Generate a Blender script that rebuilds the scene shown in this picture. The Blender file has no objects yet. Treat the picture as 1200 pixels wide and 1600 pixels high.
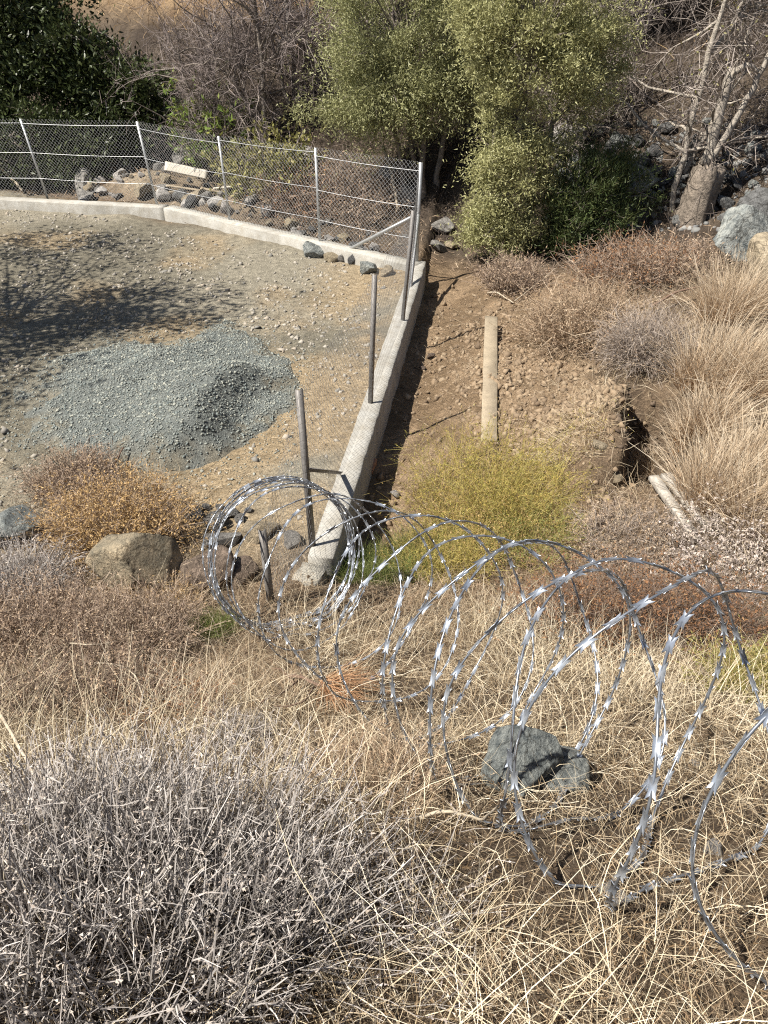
import bpy, math
import numpy as np
from mathutils import Vector, Matrix

# ------------------------------------------------------------------ camera, sky, sun, exposure
SC = bpy.context.scene
COL = SC.collection
TH = math.radians(36.0)          # camera pitch below the horizon
CAMZ = 4.4                       # lens height above the levelled yard
FPX = 1200.0                     # focal length in pixels of the 1200 x 1600 photograph
cd = bpy.data.cameras.new('camera')
cd.sensor_fit = 'VERTICAL'; cd.sensor_height = 36.0; cd.lens = 27.0
cd.clip_start = 0.05; cd.clip_end = 800.0
cam = bpy.data.objects.new('camera', cd); COL.objects.link(cam)
cam.location = (0, 0, CAMZ); cam.rotation_euler = (math.pi / 2 - TH, 0, 0)
SC.camera = cam

SUN_EL = math.radians(56.0)
SUN_AZ = math.atan2(-0.38, -0.925)            # the sun stands to the left, a little behind the camera
S = Vector((math.cos(SUN_EL) * math.cos(SUN_AZ), math.cos(SUN_EL) * math.sin(SUN_AZ), math.sin(SUN_EL)))
w = bpy.data.worlds.new('World'); SC.world = w; w.use_nodes = True
wn = w.node_tree.nodes; wl = w.node_tree.links
sky = wn.new('ShaderNodeTexSky'); sky.sky_type = 'NISHITA'; sky.sun_disc = False
sky.sun_elevation = SUN_EL; sky.sun_rotation = math.atan2(S.x, S.y)
wn['Background'].inputs['Strength'].default_value = 0.05
wl.new(sky.outputs[0], wn['Background'].inputs['Color'])
sd = bpy.data.lights.new('sun', 'SUN'); sd.energy = 5.0; sd.angle = math.radians(0.5); sd.color = (1.0, 0.945, 0.86)
sun = bpy.data.objects.new('sun', sd); COL.objects.link(sun)
sun.rotation_euler = S.to_track_quat('Z', 'Y').to_euler()
SC.view_settings.view_transform = 'Standard'; SC.view_settings.look = 'None'
SC.view_settings.exposure = 0.85; SC.view_settings.gamma = 1.0
SC.view_settings.use_curve_mapping = False
SC.render.engine = 'CYCLES'
SC.cycles.use_denoising = False
SC.cycles.pixel_filter_type = 'BLACKMAN_HARRIS'; SC.cycles.filter_width = 1.15
SC.cycles.max_bounces = 6; SC.cycles.diffuse_bounces = 2; SC.cycles.transparent_max_bounces = 4

RNG = np.random.default_rng(11)

# ------------------------------------------------------------------ helpers
def tag(o, label=None, cat=None, group=None, kind=None):
    if label: o['label'] = label
    if cat: o['category'] = cat
    if group: o['group'] = group
    if kind: o['kind'] = kind
    return o

def mesh(name, V, *Fs, smooth=False, t=None):
    """one mesh from a vertex array and face arrays of any fixed size"""
    V = np.asarray(V, np.float32)
    me = bpy.data.meshes.new(name)
    Fs = [np.asarray(f, np.int32) for f in Fs if len(f)]
    nl = sum(f.size for f in Fs); nf = sum(len(f) for f in Fs)
    me.vertices.add(len(V)); me.vertices.foreach_set('co', V.ravel())
    me.loops.add(nl); me.polygons.add(nf)
    me.loops.foreach_set('vertex_index', np.concatenate([f.ravel() for f in Fs]))
    st = []; c = 0
    for f in Fs:
        st.append(c + np.arange(len(f)) * f.shape[1]); c += f.size
    me.polygons.foreach_set('loop_start', np.concatenate(st).astype(np.int32))
    if smooth: me.polygons.foreach_set('use_smooth', np.ones(nf, bool))
    if t is not None:
        a = me.attributes.new('t', 'FLOAT', 'POINT'); a.data.foreach_set('value', np.asarray(t, np.float32))
    me.update(calc_edges=True)
    return me

def obj(name, me, mat=None, parent=None, loc=None, rot=None, scale=None, kind=None):
    o = bpy.data.objects.new(name, me); COL.objects.link(o)
    if me is not None and mat is not None and not me.materials: me.materials.append(mat)
    if parent is not None: o.parent = parent
    if loc is not None: o.location = loc
    if rot is not None: o.rotation_euler = rot
    if scale is not None: o.scale = scale
    if kind: o['kind'] = kind
    return o

def empty(name, loc, label, cat, group=None):
    o = bpy.data.objects.new(name, None); COL.objects.link(o); o.location = loc
    o.empty_display_size = 0.1
    return tag(o, label, cat, group)

def nrm(v):
    return v / np.maximum(np.linalg.norm(v, axis=-1, keepdims=True), 1e-9)

def ss(a, b, x):
    k = np.clip((np.asarray(x, float) - a) / (b - a), 0, 1); return k * k * (3 - 2 * k)

TAB = np.random.default_rng(3).random((256, 256))
def vn(x, y, f, o=0):
    x = np.asarray(x, float) * f + o * 17.3; y = np.asarray(y, float) * f + o * 9.7
    xi = np.floor(x).astype(int); yi = np.floor(y).astype(int); fx = x - xi; fy = y - yi
    fx = fx * fx * (3 - 2 * fx); fy = fy * fy * (3 - 2 * fy)
    a = TAB[xi & 255, yi & 255]; b = TAB[(xi + 1) & 255, yi & 255]; c = TAB[xi & 255, (yi + 1) & 255]; d = TAB[(xi + 1) & 255, (yi + 1) & 255]
    return (a * (1 - fx) + b * fx) * (1 - fy) + (c * (1 - fx) + d * fx) * fy - 0.5
def fbm(x, y, f, n=3, o=0):
    s = 0; a = 1.0
    for i in range(n):
        s = s + a * vn(x, y, f * 2.03 ** i, o + i * 3); a *= 0.5
    return s

# ------------------------------------------------------------------ materials
def mat(name, cols, rough=0.75, noise=None, bump=0.0, bscale=40.0, base=None, transl=0.0, metal=0.0, spec=0.3, island=True, nmix=0.5, coat=0.0, bpow=2.0):
    """cols: colours picked at random for each loose piece; noise: (scale, dark, light) multiplies; base: colour towards the root of a strand"""
    m = bpy.data.materials.new(name); m.use_nodes = True
    N = m.node_tree.nodes; L = m.node_tree.links
    b = N['Principled BSDF']
    b.inputs['Roughness'].default_value = rough; b.inputs['Metallic'].default_value = metal
    b.inputs['Specular IOR Level'].default_value = spec
    ramp = N.new('ShaderNodeValToRGB'); cr = ramp.color_ramp
    if len(cols) == 1: cols = list(cols) * 2
    n = len(cols)
    while len(cr.elements) < n: cr.elements.new(0.5)
    for i, c in enumerate(cols):
        cr.elements[i].position = i / max(1, n - 1); cr.elements[i].color = (*c, 1)
    if island:
        g = N.new('ShaderNodeNewGeometry'); L.new(g.outputs['Random Per Island'], ramp.inputs[0])
    else:
        oi = N.new('ShaderNodeObjectInfo'); L.new(oi.outputs['Random'], ramp.inputs[0])
    out = ramp.outputs[0]
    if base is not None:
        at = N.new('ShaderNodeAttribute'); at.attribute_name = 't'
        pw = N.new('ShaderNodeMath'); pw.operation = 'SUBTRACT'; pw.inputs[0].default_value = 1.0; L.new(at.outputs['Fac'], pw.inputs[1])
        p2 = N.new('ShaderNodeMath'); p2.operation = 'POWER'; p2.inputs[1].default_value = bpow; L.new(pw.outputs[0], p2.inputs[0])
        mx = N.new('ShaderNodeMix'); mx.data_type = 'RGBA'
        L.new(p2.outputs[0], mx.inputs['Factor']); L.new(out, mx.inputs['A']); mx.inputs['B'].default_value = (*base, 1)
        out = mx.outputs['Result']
    tc = N.new('ShaderNodeTexCoord')
    if noise:
        for (sc, lo, hi) in (noise if isinstance(noise, list) else [noise]):
            nz = N.new('ShaderNodeTexNoise'); nz.inputs['Scale'].default_value = sc; nz.inputs['Detail'].default_value = 5.0; nz.inputs['Roughness'].default_value = 0.65
            L.new(tc.outputs['Object'], nz.inputs['Vector'])
            rp = N.new('ShaderNodeValToRGB'); rp.color_ramp.elements[0].position = 0.32; rp.color_ramp.elements[1].position = 0.68
            lo = lo if isinstance(lo, tuple) else (lo, lo, lo); hi = hi if isinstance(hi, tuple) else (hi, hi, hi)
            rp.color_ramp.elements[0].color = (*lo, 1); rp.color_ramp.elements[1].color = (*hi, 1)
            L.new(nz.outputs['Fac'], rp.inputs[0])
            mx = N.new('ShaderNodeMix'); mx.data_type = 'RGBA'; mx.blend_type = 'MULTIPLY'; mx.inputs['Factor'].default_value = 1.0
            L.new(out, mx.inputs['A']); L.new(rp.outputs[0], mx.inputs['B']); out = mx.outputs['Result']
    L.new(out, b.inputs['Base Color'])
    if bump > 0:
        nz = N.new('ShaderNodeTexNoise'); nz.inputs['Scale'].default_value = bscale; nz.inputs['Detail'].default_value = 6.0; nz.inputs['Roughness'].default_value = 0.7
        L.new(tc.outputs['Object'], nz.inputs['Vector'])
        bp = N.new('ShaderNodeBump'); bp.inputs['Strength'].default_value = 1.0; bp.inputs['Distance'].default_value = bump
        L.new(nz.outputs['Fac'], bp.inputs['Height']); L.new(bp.outputs[0], b.inputs['Normal'])
    if transl > 0:
        tr = N.new('ShaderNodeBsdfTranslucent'); L.new(out, tr.inputs['Color'])
        ms = N.new('ShaderNodeMixShader'); ms.inputs[0].default_value = transl
        L.new(b.outputs[0], ms.inputs[1]); L.new(tr.outputs[0], ms.inputs[2])
        L.new(ms.outputs[0], N['Material Output'].inputs['Surface'])
    return m

M = {}
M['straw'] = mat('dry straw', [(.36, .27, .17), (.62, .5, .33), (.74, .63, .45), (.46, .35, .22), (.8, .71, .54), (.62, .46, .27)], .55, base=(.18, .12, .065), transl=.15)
M['straw_pale'] = mat('pale straw', [(.62, .52, .35), (.74, .63, .45), (.8, .72, .56)], .5, transl=.1)
M['litter_brown'] = mat('brown dry litter', [(.27, .19, .125), (.42, .32, .215), (.54, .44, .32), (.35, .24, .145), (.22, .15, .105)], .7, transl=.1)
M['hill_grass'] = mat('hill dry grass', [(.4, .26, .13), (.52, .37, .2), (.44, .3, .16), (.3, .21, .13)], .7, transl=.1)
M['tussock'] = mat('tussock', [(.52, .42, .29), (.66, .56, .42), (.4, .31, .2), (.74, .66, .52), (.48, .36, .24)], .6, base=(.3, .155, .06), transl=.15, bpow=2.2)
M['grey_stem'] = mat('grey dry stems', [(.54, .5, .46), (.4, .365, .335), (.68, .635, .59), (.48, .43, .39), (.32, .285, .255)], .7, base=(.05, .042, .036), bpow=1.0)  # near-black stem bases put the bush's inner shade into the colour
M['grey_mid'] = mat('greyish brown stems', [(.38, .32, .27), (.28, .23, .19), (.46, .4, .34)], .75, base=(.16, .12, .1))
M['grey_bits'] = mat('grey dry flecks', [(.55, .48, .44), (.4, .34, .31), (.5, .42, .33), (.62, .55, .5)], .8)
M['pink_bits'] = mat('pinkish dry seed heads', [(.5, .43, .37), (.58, .51, .44), (.42, .35, .29), (.4, .36, .33)], .8)
M['brown_stem'] = mat('brown dry stems', [(.2, .14, .1), (.33, .25, .19), (.45, .36, .28), (.25, .17, .12)], .75, base=(.08, .05, .035))
M['dark_stem'] = mat('dark dry stems', [(.16, .11, .08), (.24, .18, .14), (.12, .08, .06)], .75, base=(.06, .04, .03))
M['brown_bits'] = mat('brown dry leaves', [(.32, .22, .14), (.45, .34, .23), (.22, .145, .095), (.54, .44, .32)], .8)
M['red_bits'] = mat('reddish brown dry leaves', [(.19, .095, .045), (.28, .14, .065), (.13, .065, .035), (.36, .21, .1)], .8)
M['orange_bits'] = mat('orange dry flecks', [(.44, .28, .115), (.56, .38, .165), (.35, .22, .09), (.5, .35, .18), (.6, .44, .23)], .8, transl=.1)
M['weed_stem'] = mat('yellow green stems', [(.3, .28, .08), (.45, .39, .12), (.38, .26, .09), (.52, .43, .17), (.24, .23, .07)], .6, transl=.2)
M['weed_bits'] = mat('yellow green flecks', [(.33, .31, .07), (.5, .43, .1), (.42, .28, .09), (.27, .27, .07), (.54, .38, .12)], .7, transl=.25)
M['grass_green'] = mat('green grass', [(.12, .17, .04), (.17, .21, .06), (.25, .25, .09), (.09, .13, .03)], .55, transl=.25)
M['olive_leaf'] = mat('olive leaves', [(.28, .29, .125), (.35, .35, .17), (.22, .23, .1), (.42, .42, .23), (.31, .3, .13)], .5, transl=.25)
M['olive_leaf_b'] = mat('yellowish olive leaves', [(.33, .33, .14), (.41, .4, .19), (.26, .26, .11), (.48, .47, .25), (.36, .34, .15)], .5, transl=.25)
M['dark_leaf'] = mat('dark evergreen leaves', [(.035, .05, .018), (.06, .08, .026), (.025, .035, .014), (.09, .11, .04), (.05, .06, .022)], .4, transl=.15)
M['green_leaf'] = mat('green broom leaves', [(.06, .09, .03), (.1, .13, .045), (.045, .065, .022), (.15, .16, .06)], .5, transl=.2)
M['bright_leaf'] = mat('bright green leaves', [(.2, .3, .07), (.28, .36, .09), (.14, .21, .05), (.42, .4, .12)], .45, transl=.3)
M['yellow_leaf'] = mat('yellow green leaves', [(.3, .28, .09), (.22, .22, .07), (.38, .33, .14), (.16, .17, .06)], .5, transl=.25)
M['bark'] = mat('grey bark', [(.3, .26, .22), (.24, .2, .17)], .85, noise=(14, .55, 1.2), bump=.02, bscale=30)
M['bark_pale'] = mat('pale bark', [(.48, .43, .36), (.4, .35, .29)], .8, noise=(10, .5, 1.15), bump=.02, bscale=25)
M['stump_bark'] = mat('weathered stump wood', [(.3, .25, .2)], .85, noise=[(3, .6, 1.25), (16, .55, 1.25)], bump=.05, bscale=12)
M['bare_twig'] = mat('bare twigs', [(.2, .165, .155), (.14, .115, .105), (.32, .27, .25), (.17, .13, .115)], .8)
M['bare_twig_dark'] = mat('dark bare twigs', [(.16, .135, .12), (.26, .22, .19), (.11, .09, .08), (.46, .4, .35)], .8)
M['scrub_dark'] = mat('dark low scrub', [(.1, .08, .065), (.16, .13, .11), (.07, .055, .045), (.22, .18, .15)], .85)
M['root'] = mat('orange root fibre', [(.34, .18, .09), (.44, .26, .14), (.26, .13, .065), (.5, .34, .2)], .7)
M['dead_stick'] = mat('dark dead stick', [(.12, .08, .06), (.2, .13, .09)], .8, bump=.004, bscale=60)
M['pale_stick'] = mat('pale dead stick', [(.58, .5, .38), (.5, .42, .31)], .75, noise=(20, .6, 1.1))
M['concrete'] = mat('cast concrete', [(.43, .42, .385)], .85, noise=[(.9, .8, 1.08), (6, (.78, .74, .68), 1.06), (40, .8, 1.08)], bump=.008, bscale=70)
M['concrete_rough'] = mat('rough concrete', [(.42, .395, .335)], .9, noise=[(5, .7, 1.1), (40, .75, 1.1)], bump=.02, bscale=40)
M['steel'] = mat('galvanised steel', [(.5, .51, .51)], .45, metal=.55, noise=(18, .8, 1.1))
M['steel_shaded'] = mat('steel darkened for shade', [(.24, .225, .21)], .6, metal=.3, noise=(22, .65, 1.1))  # darker copy of the steel: shaded faces of the near posts as colour
M['mesh_wire'] = mat('galvanised mesh wire', [(.62, .63, .64)], .4, metal=.4)
M['mesh_dull'] = mat('dull mesh wire', [(.2, .2, .2)], .6, metal=.2)
M['razor'] = mat('razor tape steel', [(.36, .385, .42), (.28, .3, .33)], .38, metal=.75, noise=(60, .75, 1.1))
M['barb'] = mat('razor barb steel', [(.42, .46, .52), (.56, .6, .65), (.32, .36, .42)], .36, metal=.7, island=False)
M['timber'] = mat('weathered timber', [(.37, .305, .215)], .8, noise=[(6, .75, 1.1), (60, .75, 1.1)], bump=.004, bscale=60)
M['timber_white'] = mat('pale sawn timber', [(.6, .55, .46)], .7, noise=(20, .85, 1.05), bump=.003, bscale=60)
M['timber_old'] = mat('bleached grey timber', [(.46, .42, .36)], .85, noise=[(9, .6, 1.15), (50, .7, 1.1)], bump=.008, bscale=45)
M['brick'] = mat('red brick', [(.36, .2, .13)], .85, noise=(25, .75, 1.15), bump=.004, bscale=50)
def rockm(name, c, lo, hi, s=5.0):
    m = mat(name, c, .85, noise=[(s * .5, .72, 1.22), (s, lo, hi), (s * 7, .68, 1.2)], bump=.05, bscale=14, island=False)
    N = m.node_tree.nodes; L = m.node_tree.links; b_ = N['Principled BSDF']; src = b_.inputs['Base Color'].links[0].from_socket
    tc = N.new('ShaderNodeTexCoord'); nz = N.new('ShaderNodeTexNoise'); nz.inputs['Scale'].default_value = 1.7; nz.inputs['Detail'].default_value = 3
    L.new(tc.outputs['Object'], nz.inputs['Vector'])
    vm = N.new('ShaderNodeVectorMath'); vm.operation = 'MULTIPLY_ADD'; vm.inputs[1].default_value = (.9, .9, .9)
    L.new(nz.outputs['Color'], vm.inputs[0]); L.new(tc.outputs['Object'], vm.inputs[2])
    vo = N.new('ShaderNodeTexVoronoi'); vo.feature = 'DISTANCE_TO_EDGE'; vo.inputs['Scale'].default_value = 1.5; L.new(vm.outputs[0], vo.inputs['Vector'])
    rp = N.new('ShaderNodeValToRGB'); rp.color_ramp.elements[0].color = (.3, .28, .26, 1); rp.color_ramp.elements[1].color = (1, 1, 1, 1); rp.color_ramp.elements[1].position = .035
    L.new(vo.outputs['Distance'], rp.inputs[0])
    mx = N.new('ShaderNodeMix'); mx.data_type = 'RGBA'; mx.blend_type = 'MULTIPLY'; mx.inputs['Factor'].default_value = .8
    L.new(src, mx.inputs['A']); L.new(rp.outputs[0], mx.inputs['B']); L.new(mx.outputs['Result'], b_.inputs['Base Color'])
    return m
M['rock_blue'] = rockm('blue grey rock', [(.27, .295, .295), (.32, .335, .325)], (.5, .54, .56), (1.5, 1.45, 1.35))
M['rock_grey'] = rockm('grey rock', [(.25, .24, .22), (.33, .31, .28), (.2, .195, .185)], .65, 1.25)
M['rock_tan'] = rockm('tan rock', [(.42, .34, .23), (.48, .4, .28), (.36, .3, .2)], .75, 1.15)
M['rock_lichen'] = rockm('lichen boulder', [(.36, .315, .24)], (.7, .72, .7), (1.3, 1.2, 1.05), 4)
M['rock_red'] = rockm('reddish brown rock', [(.25, .19, .145)], .6, 1.25)
M['rock_white'] = rockm('whitish rock', [(.6, .57, .53), (.5, .46, .42)], .75, 1.1)
M['rock_dark'] = rockm('dark scree rock', [(.1, .1, .1), (.16, .16, .155), (.22, .22, .21)], .65, 1.3)
M['gravel'] = mat('blue grey gravel chips', [(.13, .155, .15), (.2, .225, .21), (.3, .315, .28), (.16, .185, .18), (.38, .38, .32), (.23, .24, .21)], .8)
M['gravel_bed'] = mat('gravel bed', [(.19, .205, .19)], .9, base=(.23, .21, .16), bpow=1.0, noise=[(14, .65, 1.25), (70, .5, 1.4)], bump=.03, bscale=70)
M['pebble'] = mat('yard pebbles', [(.26, .24, .2), (.34, .31, .26), (.2, .19, .17), (.42, .38, .32), (.3, .25, .19)], .85)
M['clod'] = mat('soil clods', [(.21, .15, .095), (.29, .215, .14), (.16, .115, .075), (.35, .27, .18)], .95)

# ------------------------------------------------------------------ terrain
PY = np.array([-14, -3., -0.6, 0.4, 1.3, 2.5, 3.5, 4.4, 5.2, 6.2])
PZ = np.array([3.4, 3.1, 2.95, 2.72, 2.15, 1.2, .6, .27, .07, 0.])
def xl(y): return -0.67 + 0.145 * (np.asarray(y, float) - 5.14)      # left edge of the side kerb
def hill_s(x, y): return 0.496 * (x + 1.2) + 0.868 * (y - 15.2)
def gb(x, y, cx, cy, rx, ry, a): return a * np.exp(-((x - cx) / rx) ** 2 - ((y - cy) / ry) ** 2)
def pitc(x, y): return (x - 2.80) * .3 + (y - 7.25) * .954, (x - 2.80) * .954 - (y - 7.25) * .3
def H0(x, y):
    x = np.asarray(x, float); y = np.asarray(y, float)
    bank = np.interp(y, PY, PZ)
    d = x - (xl(y) + 0.25)
    rt = ss(-.16, -.05, d) * ss(4.6, 5.6, y)                  # right of the kerb
    z = bank + 0.10 * ss(-1.2, -.1, d) * (1 - ss(-.16, -.05, d)) * ss(5, 6, y)
    low = -0.27 + 0.2 * ss(.3, 1.3, d) + 0.22 * np.maximum(0, d - 1.7) ** 1.05
    z = z + rt * (1 - ss(12.5, 14.5, y) * .6) * low
    z = z + ss(2.2, 3.4, x) * (1 - ss(4.6, 5.6, y)) * .12 * (x - 2.2)
    z = z - gb(x, y, 1.75, 4.75, .9, .45, .28)
    s = hill_s(x, y)
    hs = np.maximum(0, s - .7)
    z = z + 0.52 * hs * ss(0, 2.5, hs)
    z = z - .1 * ss(-1.0, -.2, s) * (x < .6) * (1 - ss(0, 1.5, hs))
    z = z + gb(x, y, -5.3, 18.4, 1.2, .8, .55) + gb(x, y, -2.5, 17.0, 1.6, .7, .35)
    l, wv = pitc(x, y); wv = wv + .11 * np.sin(l * 5.0 + 1) + .32 * vn(x, y, 3.4, 61)
    z = z + .40 * np.exp(-((wv + .45) / .42) ** 2 - (l / .95) ** 2) * (1 - ss(-.30, -.16, wv)) - .8 * (1 - ss(.5, 1.0, np.abs(l) / 1.1)) * ss(-.28, -.14, wv) * (1 - ss(.3, .55, wv))
    z = z + gb(x, y, 1.75, 9.4, .5, .8, .12)
    return z
def H(x, y):
    x = np.asarray(x, float); y = np.asarray(y, float)
    d = x - (xl(y) + 0.25)
    yard = ss(5.0, 6.0, y) * (1 - ss(-.25, -.1, d)) * (1 - ss(-1.6, -.6, hill_s(x, y)))
    amp = 0.10 * (1 - yard) + 0.035 * yard
    return H0(x, y) + amp * fbm(x, y, 1.1, 3) + (.03 - .012 * yard) * fbm(x, y, 7, 2, 5) + .5 * fbm(x, y, .16, 2, 9) * ss(1, 9, hill_s(x, y))

def at(px, py, up=0.0):
    """the point of the ground that the photograph shows at a pixel"""
    u = (px - 600) / FPX; v = (py - 800) / FPX
    d = np.array([u, math.cos(TH) - v * math.sin(TH), -math.sin(TH) - v * math.cos(TH)])
    t = np.concatenate([np.arange(1, 12, .01), np.arange(12, 80, .04)])
    P = np.array([0, 0, CAMZ]) + t[:, None] * d
    k = np.argmax(P[:, 2] < H(P[:, 0], P[:, 1]) + up)
    return P[k].copy()
def gp(x, y, dz=0.0): return np.array([x, y, float(H(x, y)) + dz])

def graded(a, b, seg):
    """coordinates with their own step in each interval"""
    out = [a]
    for (lim, st) in seg:
        while out[-1] < lim - 1e-6: out.append(min(lim, out[-1] + st))
    return np.array(out)
xs = graded(-70, 70, [(-30, 2.5), (-12, .6), (-6, .16), (-3, .08), (3.6, .062), (8, .1), (14, .3), (30, 1.), (70, 3.)])
ys = graded(-14, 110, [(0, .5), (5, .062), (11, .07), (15, .1), (22, .2), (40, .7), (110, 3.)])
X, Y = np.meshgrid(xs, ys, indexing='ij')
Z = H(X, Y)
nx, ny = X.shape
idx = np.arange(nx * ny).reshape(nx, ny)
F = np.stack([idx[:-1, :-1], idx[1:, :-1], idx[1:, 1:], idx[:-1, 1:]], -1).reshape(-1, 4)
gm = mesh('ground', np.stack([X, Y, Z], -1).reshape(-1, 3), F, smooth=True)
def c3(*c): return np.array(c)
D = X - (xl(Y) + .25); SH = hill_s(X, Y)
yard = ss(4.9, 6.0, Y + .5 * fbm(X, Y, .8, 2, 4)) * (1 - ss(-.2, -.1, D)) * (1 - ss(-1.2, -.3, SH))
soil = ss(-.2, -.1, D) * ss(4.3, 5.2, Y) * (1 - ss(2.2, 3.2, D + fbm(X, Y, .9, 2, 7))) * (1 - ss(-.6, .6, SH))
hillz = ss(-.6, .6, SH)
n1 = ss(-.25, .3, fbm(X, Y, .55, 3, 1))[..., None]; n2 = ss(-.2, .3, fbm(X, Y, 2.2, 3, 2))[..., None]
cy = c3(.19, .172, .13) * (1 - n1) + c3(.275, .248, .19) * n1
tanm = (ss(-2.6, -.6, D) * ss(-.18, .25, fbm(X, Y, 1.0, 3, 6)) + ss(.05, .4, fbm(X, Y, .7, 3, 8)) * .7)
cy = cy * (1 - .75 * np.clip(tanm, 0, 1)[..., None]) + c3(.38, .285, .17) * .75 * np.clip(tanm, 0, 1)[..., None]
cs = c3(.2, .14, .085) * (1 - n2) + c3(.3, .215, .135) * n2
cl = c3(.11, .08, .055) * (1 - n2) + c3(.18, .13, .085) * n2
ch = c3(.06, .046, .035) * (1 - n2) + c3(.105, .082, .06) * n2
hm = (ss(5.5, 8.5, SH) * (1 - ss(-2, 1.5, X)))[..., None]
ch = ch * (1 - hm) + (c3(.36, .23, .12) * (1 - n2) + c3(.48, .33, .18) * n2) * hm
pl_, pw_ = pitc(X, Y); moist_shade = ((1 - ss(.65, .95, np.hypot(pl_ / 1.2, (pw_ - .08) / .55) + .5 * fbm(X, Y, 3, 2, 66))))[..., None]  # damp earth, darkened further to paint the shade of the pit
cs = cs * (1 - moist_shade) + c3(.075, .052, .036) * moist_shade
hb = np.clip(gb(X, Y, -5.0, 18.0, 1.6, 1.0, 1.3) + gb(X, Y, -2.5, 16.8, 1.8, .6, 1.0), 0, 1)[..., None]
ch = ch * (1 - hb) + (c3(.22, .17, .115) * (1 - n2) + c3(.33, .27, .19) * n2) * hb
rest = np.clip(1 - yard - soil - hillz, 0, 1)
tot = (yard + soil + hillz + rest)[..., None]
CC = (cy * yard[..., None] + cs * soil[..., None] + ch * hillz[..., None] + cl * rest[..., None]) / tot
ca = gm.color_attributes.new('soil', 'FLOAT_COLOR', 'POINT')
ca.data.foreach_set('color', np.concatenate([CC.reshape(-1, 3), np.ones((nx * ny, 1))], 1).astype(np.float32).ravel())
mg = bpy.data.materials.new('earth'); mg.use_nodes = True
N = mg.node_tree.nodes; L = mg.node_tree.links
b = N['Principled BSDF']; b.inputs['Roughness'].default_value = .95; b.inputs['Specular IOR Level'].default_value = .15
at_ = N.new('ShaderNodeAttribute'); at_.attribute_name = 'soil'; at_.attribute_type = 'GEOMETRY'
tc = N.new('ShaderNodeTexCoord'); out = at_.outputs['Color']
for sc_, lo, hi in ((9., .7, 1.2), (45., .62, 1.32), (150., .7, 1.25)):
    nz = N.new('ShaderNodeTexNoise'); nz.inputs['Scale'].default_value = sc_; nz.inputs['Detail'].default_value = 4
    L.new(tc.outputs['Object'], nz.inputs['Vector'])
    rp = N.new('ShaderNodeMapRange'); rp.inputs['From Min'].default_value = .3; rp.inputs['From Max'].default_value = .7
    rp.inputs['To Min'].default_value = lo; rp.inputs['To Max'].default_value = hi; L.new(nz.outputs['Fac'], rp.inputs['Value'])
    mx = N.new('ShaderNodeMix'); mx.data_type = 'RGBA'; mx.blend_type = 'MULTIPLY'; mx.inputs['Factor'].default_value = 1
    L.new(out, mx.inputs['A']); L.new(rp.outputs[0], mx.inputs['B']); out = mx.outputs['Result']
L.new(out, b.inputs['Base Color'])
nz = N.new('ShaderNodeTexNoise'); nz.inputs['Scale'].default_value = 38; nz.inputs['Detail'].default_value = 7; nz.inputs['Roughness'].default_value = .7
L.new(tc.outputs['Object'], nz.inputs['Vector'])
bp = N.new('ShaderNodeBump'); bp.inputs['Strength'].default_value = 1; bp.inputs['Distance'].default_value = .035
L.new(nz.outputs['Fac'], bp.inputs['Height']); L.new(bp.outputs[0], b.inputs['Normal'])
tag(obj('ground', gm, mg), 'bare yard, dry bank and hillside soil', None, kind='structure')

# ------------------------------------------------------------------ strand and tube builders
def lines(P, Dr, Ln, nseg, kink, grav=0.0, rng=RNG):
    """N polylines grown from roots P along directions Dr"""
    n = len(P); out = np.empty((n, nseg + 1, 3)); out[:, 0] = P
    d = nrm(np.asarray(Dr, float)); st = (np.asarray(Ln) / nseg).reshape(-1, 1)
    for i in range(nseg):
        d = nrm(d + kink * rng.normal(size=(n, 3)) + np.array([0, 0, -grav]) * (i + 1) / nseg)
        out[:, i + 1] = out[:, i] + d * st
    return out
def ribbon(Ls, W, tip=.25, rng=RNG):
    n, k, _ = Ls.shape
    tg = nrm(Ls[:, -1] - Ls[:, 0]); r = nrm(rng.normal(size=(n, 3)))
    wv = nrm(np.cross(tg, r))[:, None, :]
    tt = np.linspace(0, 1, k); wd = np.asarray(W).reshape(-1, 1, 1) * (1 - (1 - tip) * tt ** 1.5).reshape(1, -1, 1) * .5
    V = np.stack([Ls - wv * wd, Ls + wv * wd], 2).reshape(-1, 3)
    b0 = (np.arange(n) * 2 * k)[:, None] + (np.arange(k - 1) * 2)[None, :]
    F = np.stack([b0, b0 + 1, b0 + 3, b0 + 2], -1).reshape(-1, 4)
    return V, F, np.tile(np.repeat(tt, 2), n)
def tube(Ls, r0, r1, sides=5):
    n, k, _ = Ls.shape
    tg = nrm(np.gradient(Ls, axis=1))
    ref = np.where(np.abs(tg[:, :1, 2:3]) > .9, np.array([1., 0, 0]), np.array([0, 0, 1.]))
    a = nrm(np.cross(tg, np.broadcast_to(ref, tg.shape))); b_ = np.cross(tg, a)
    th = np.arange(sides) * 2 * math.pi / sides
    tt = np.linspace(0, 1, k).reshape(1, k, 1)
    r0 = np.asarray(r0, float).reshape(-1, 1, 1) * np.ones((n, 1, 1)); r1 = np.asarray(r1, float).reshape(-1, 1, 1) * np.ones((n, 1, 1))
    rad = (r0 * (1 - tt) + r1 * tt)[..., None]
    V = Ls[:, :, None, :] + rad * (a[:, :, None, :] * np.cos(th)[None, None, :, None] + b_[:, :, None, :] * np.sin(th)[None, None, :, None])
    V = V.reshape(-1, 3)
    b0 = (np.arange(n) * k * sides)[:, None, None] + (np.arange(k - 1) * sides)[None, :, None]
    j = np.arange(sides)[None, None, :]; j2 = (np.arange(sides) + 1) % sides; j2 = j2[None, None, :]
    F = np.stack([b0 + j, b0 + j2, b0 + sides + j2, b0 + sides + j], -1).reshape(-1, 4)
    return V, F
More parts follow.
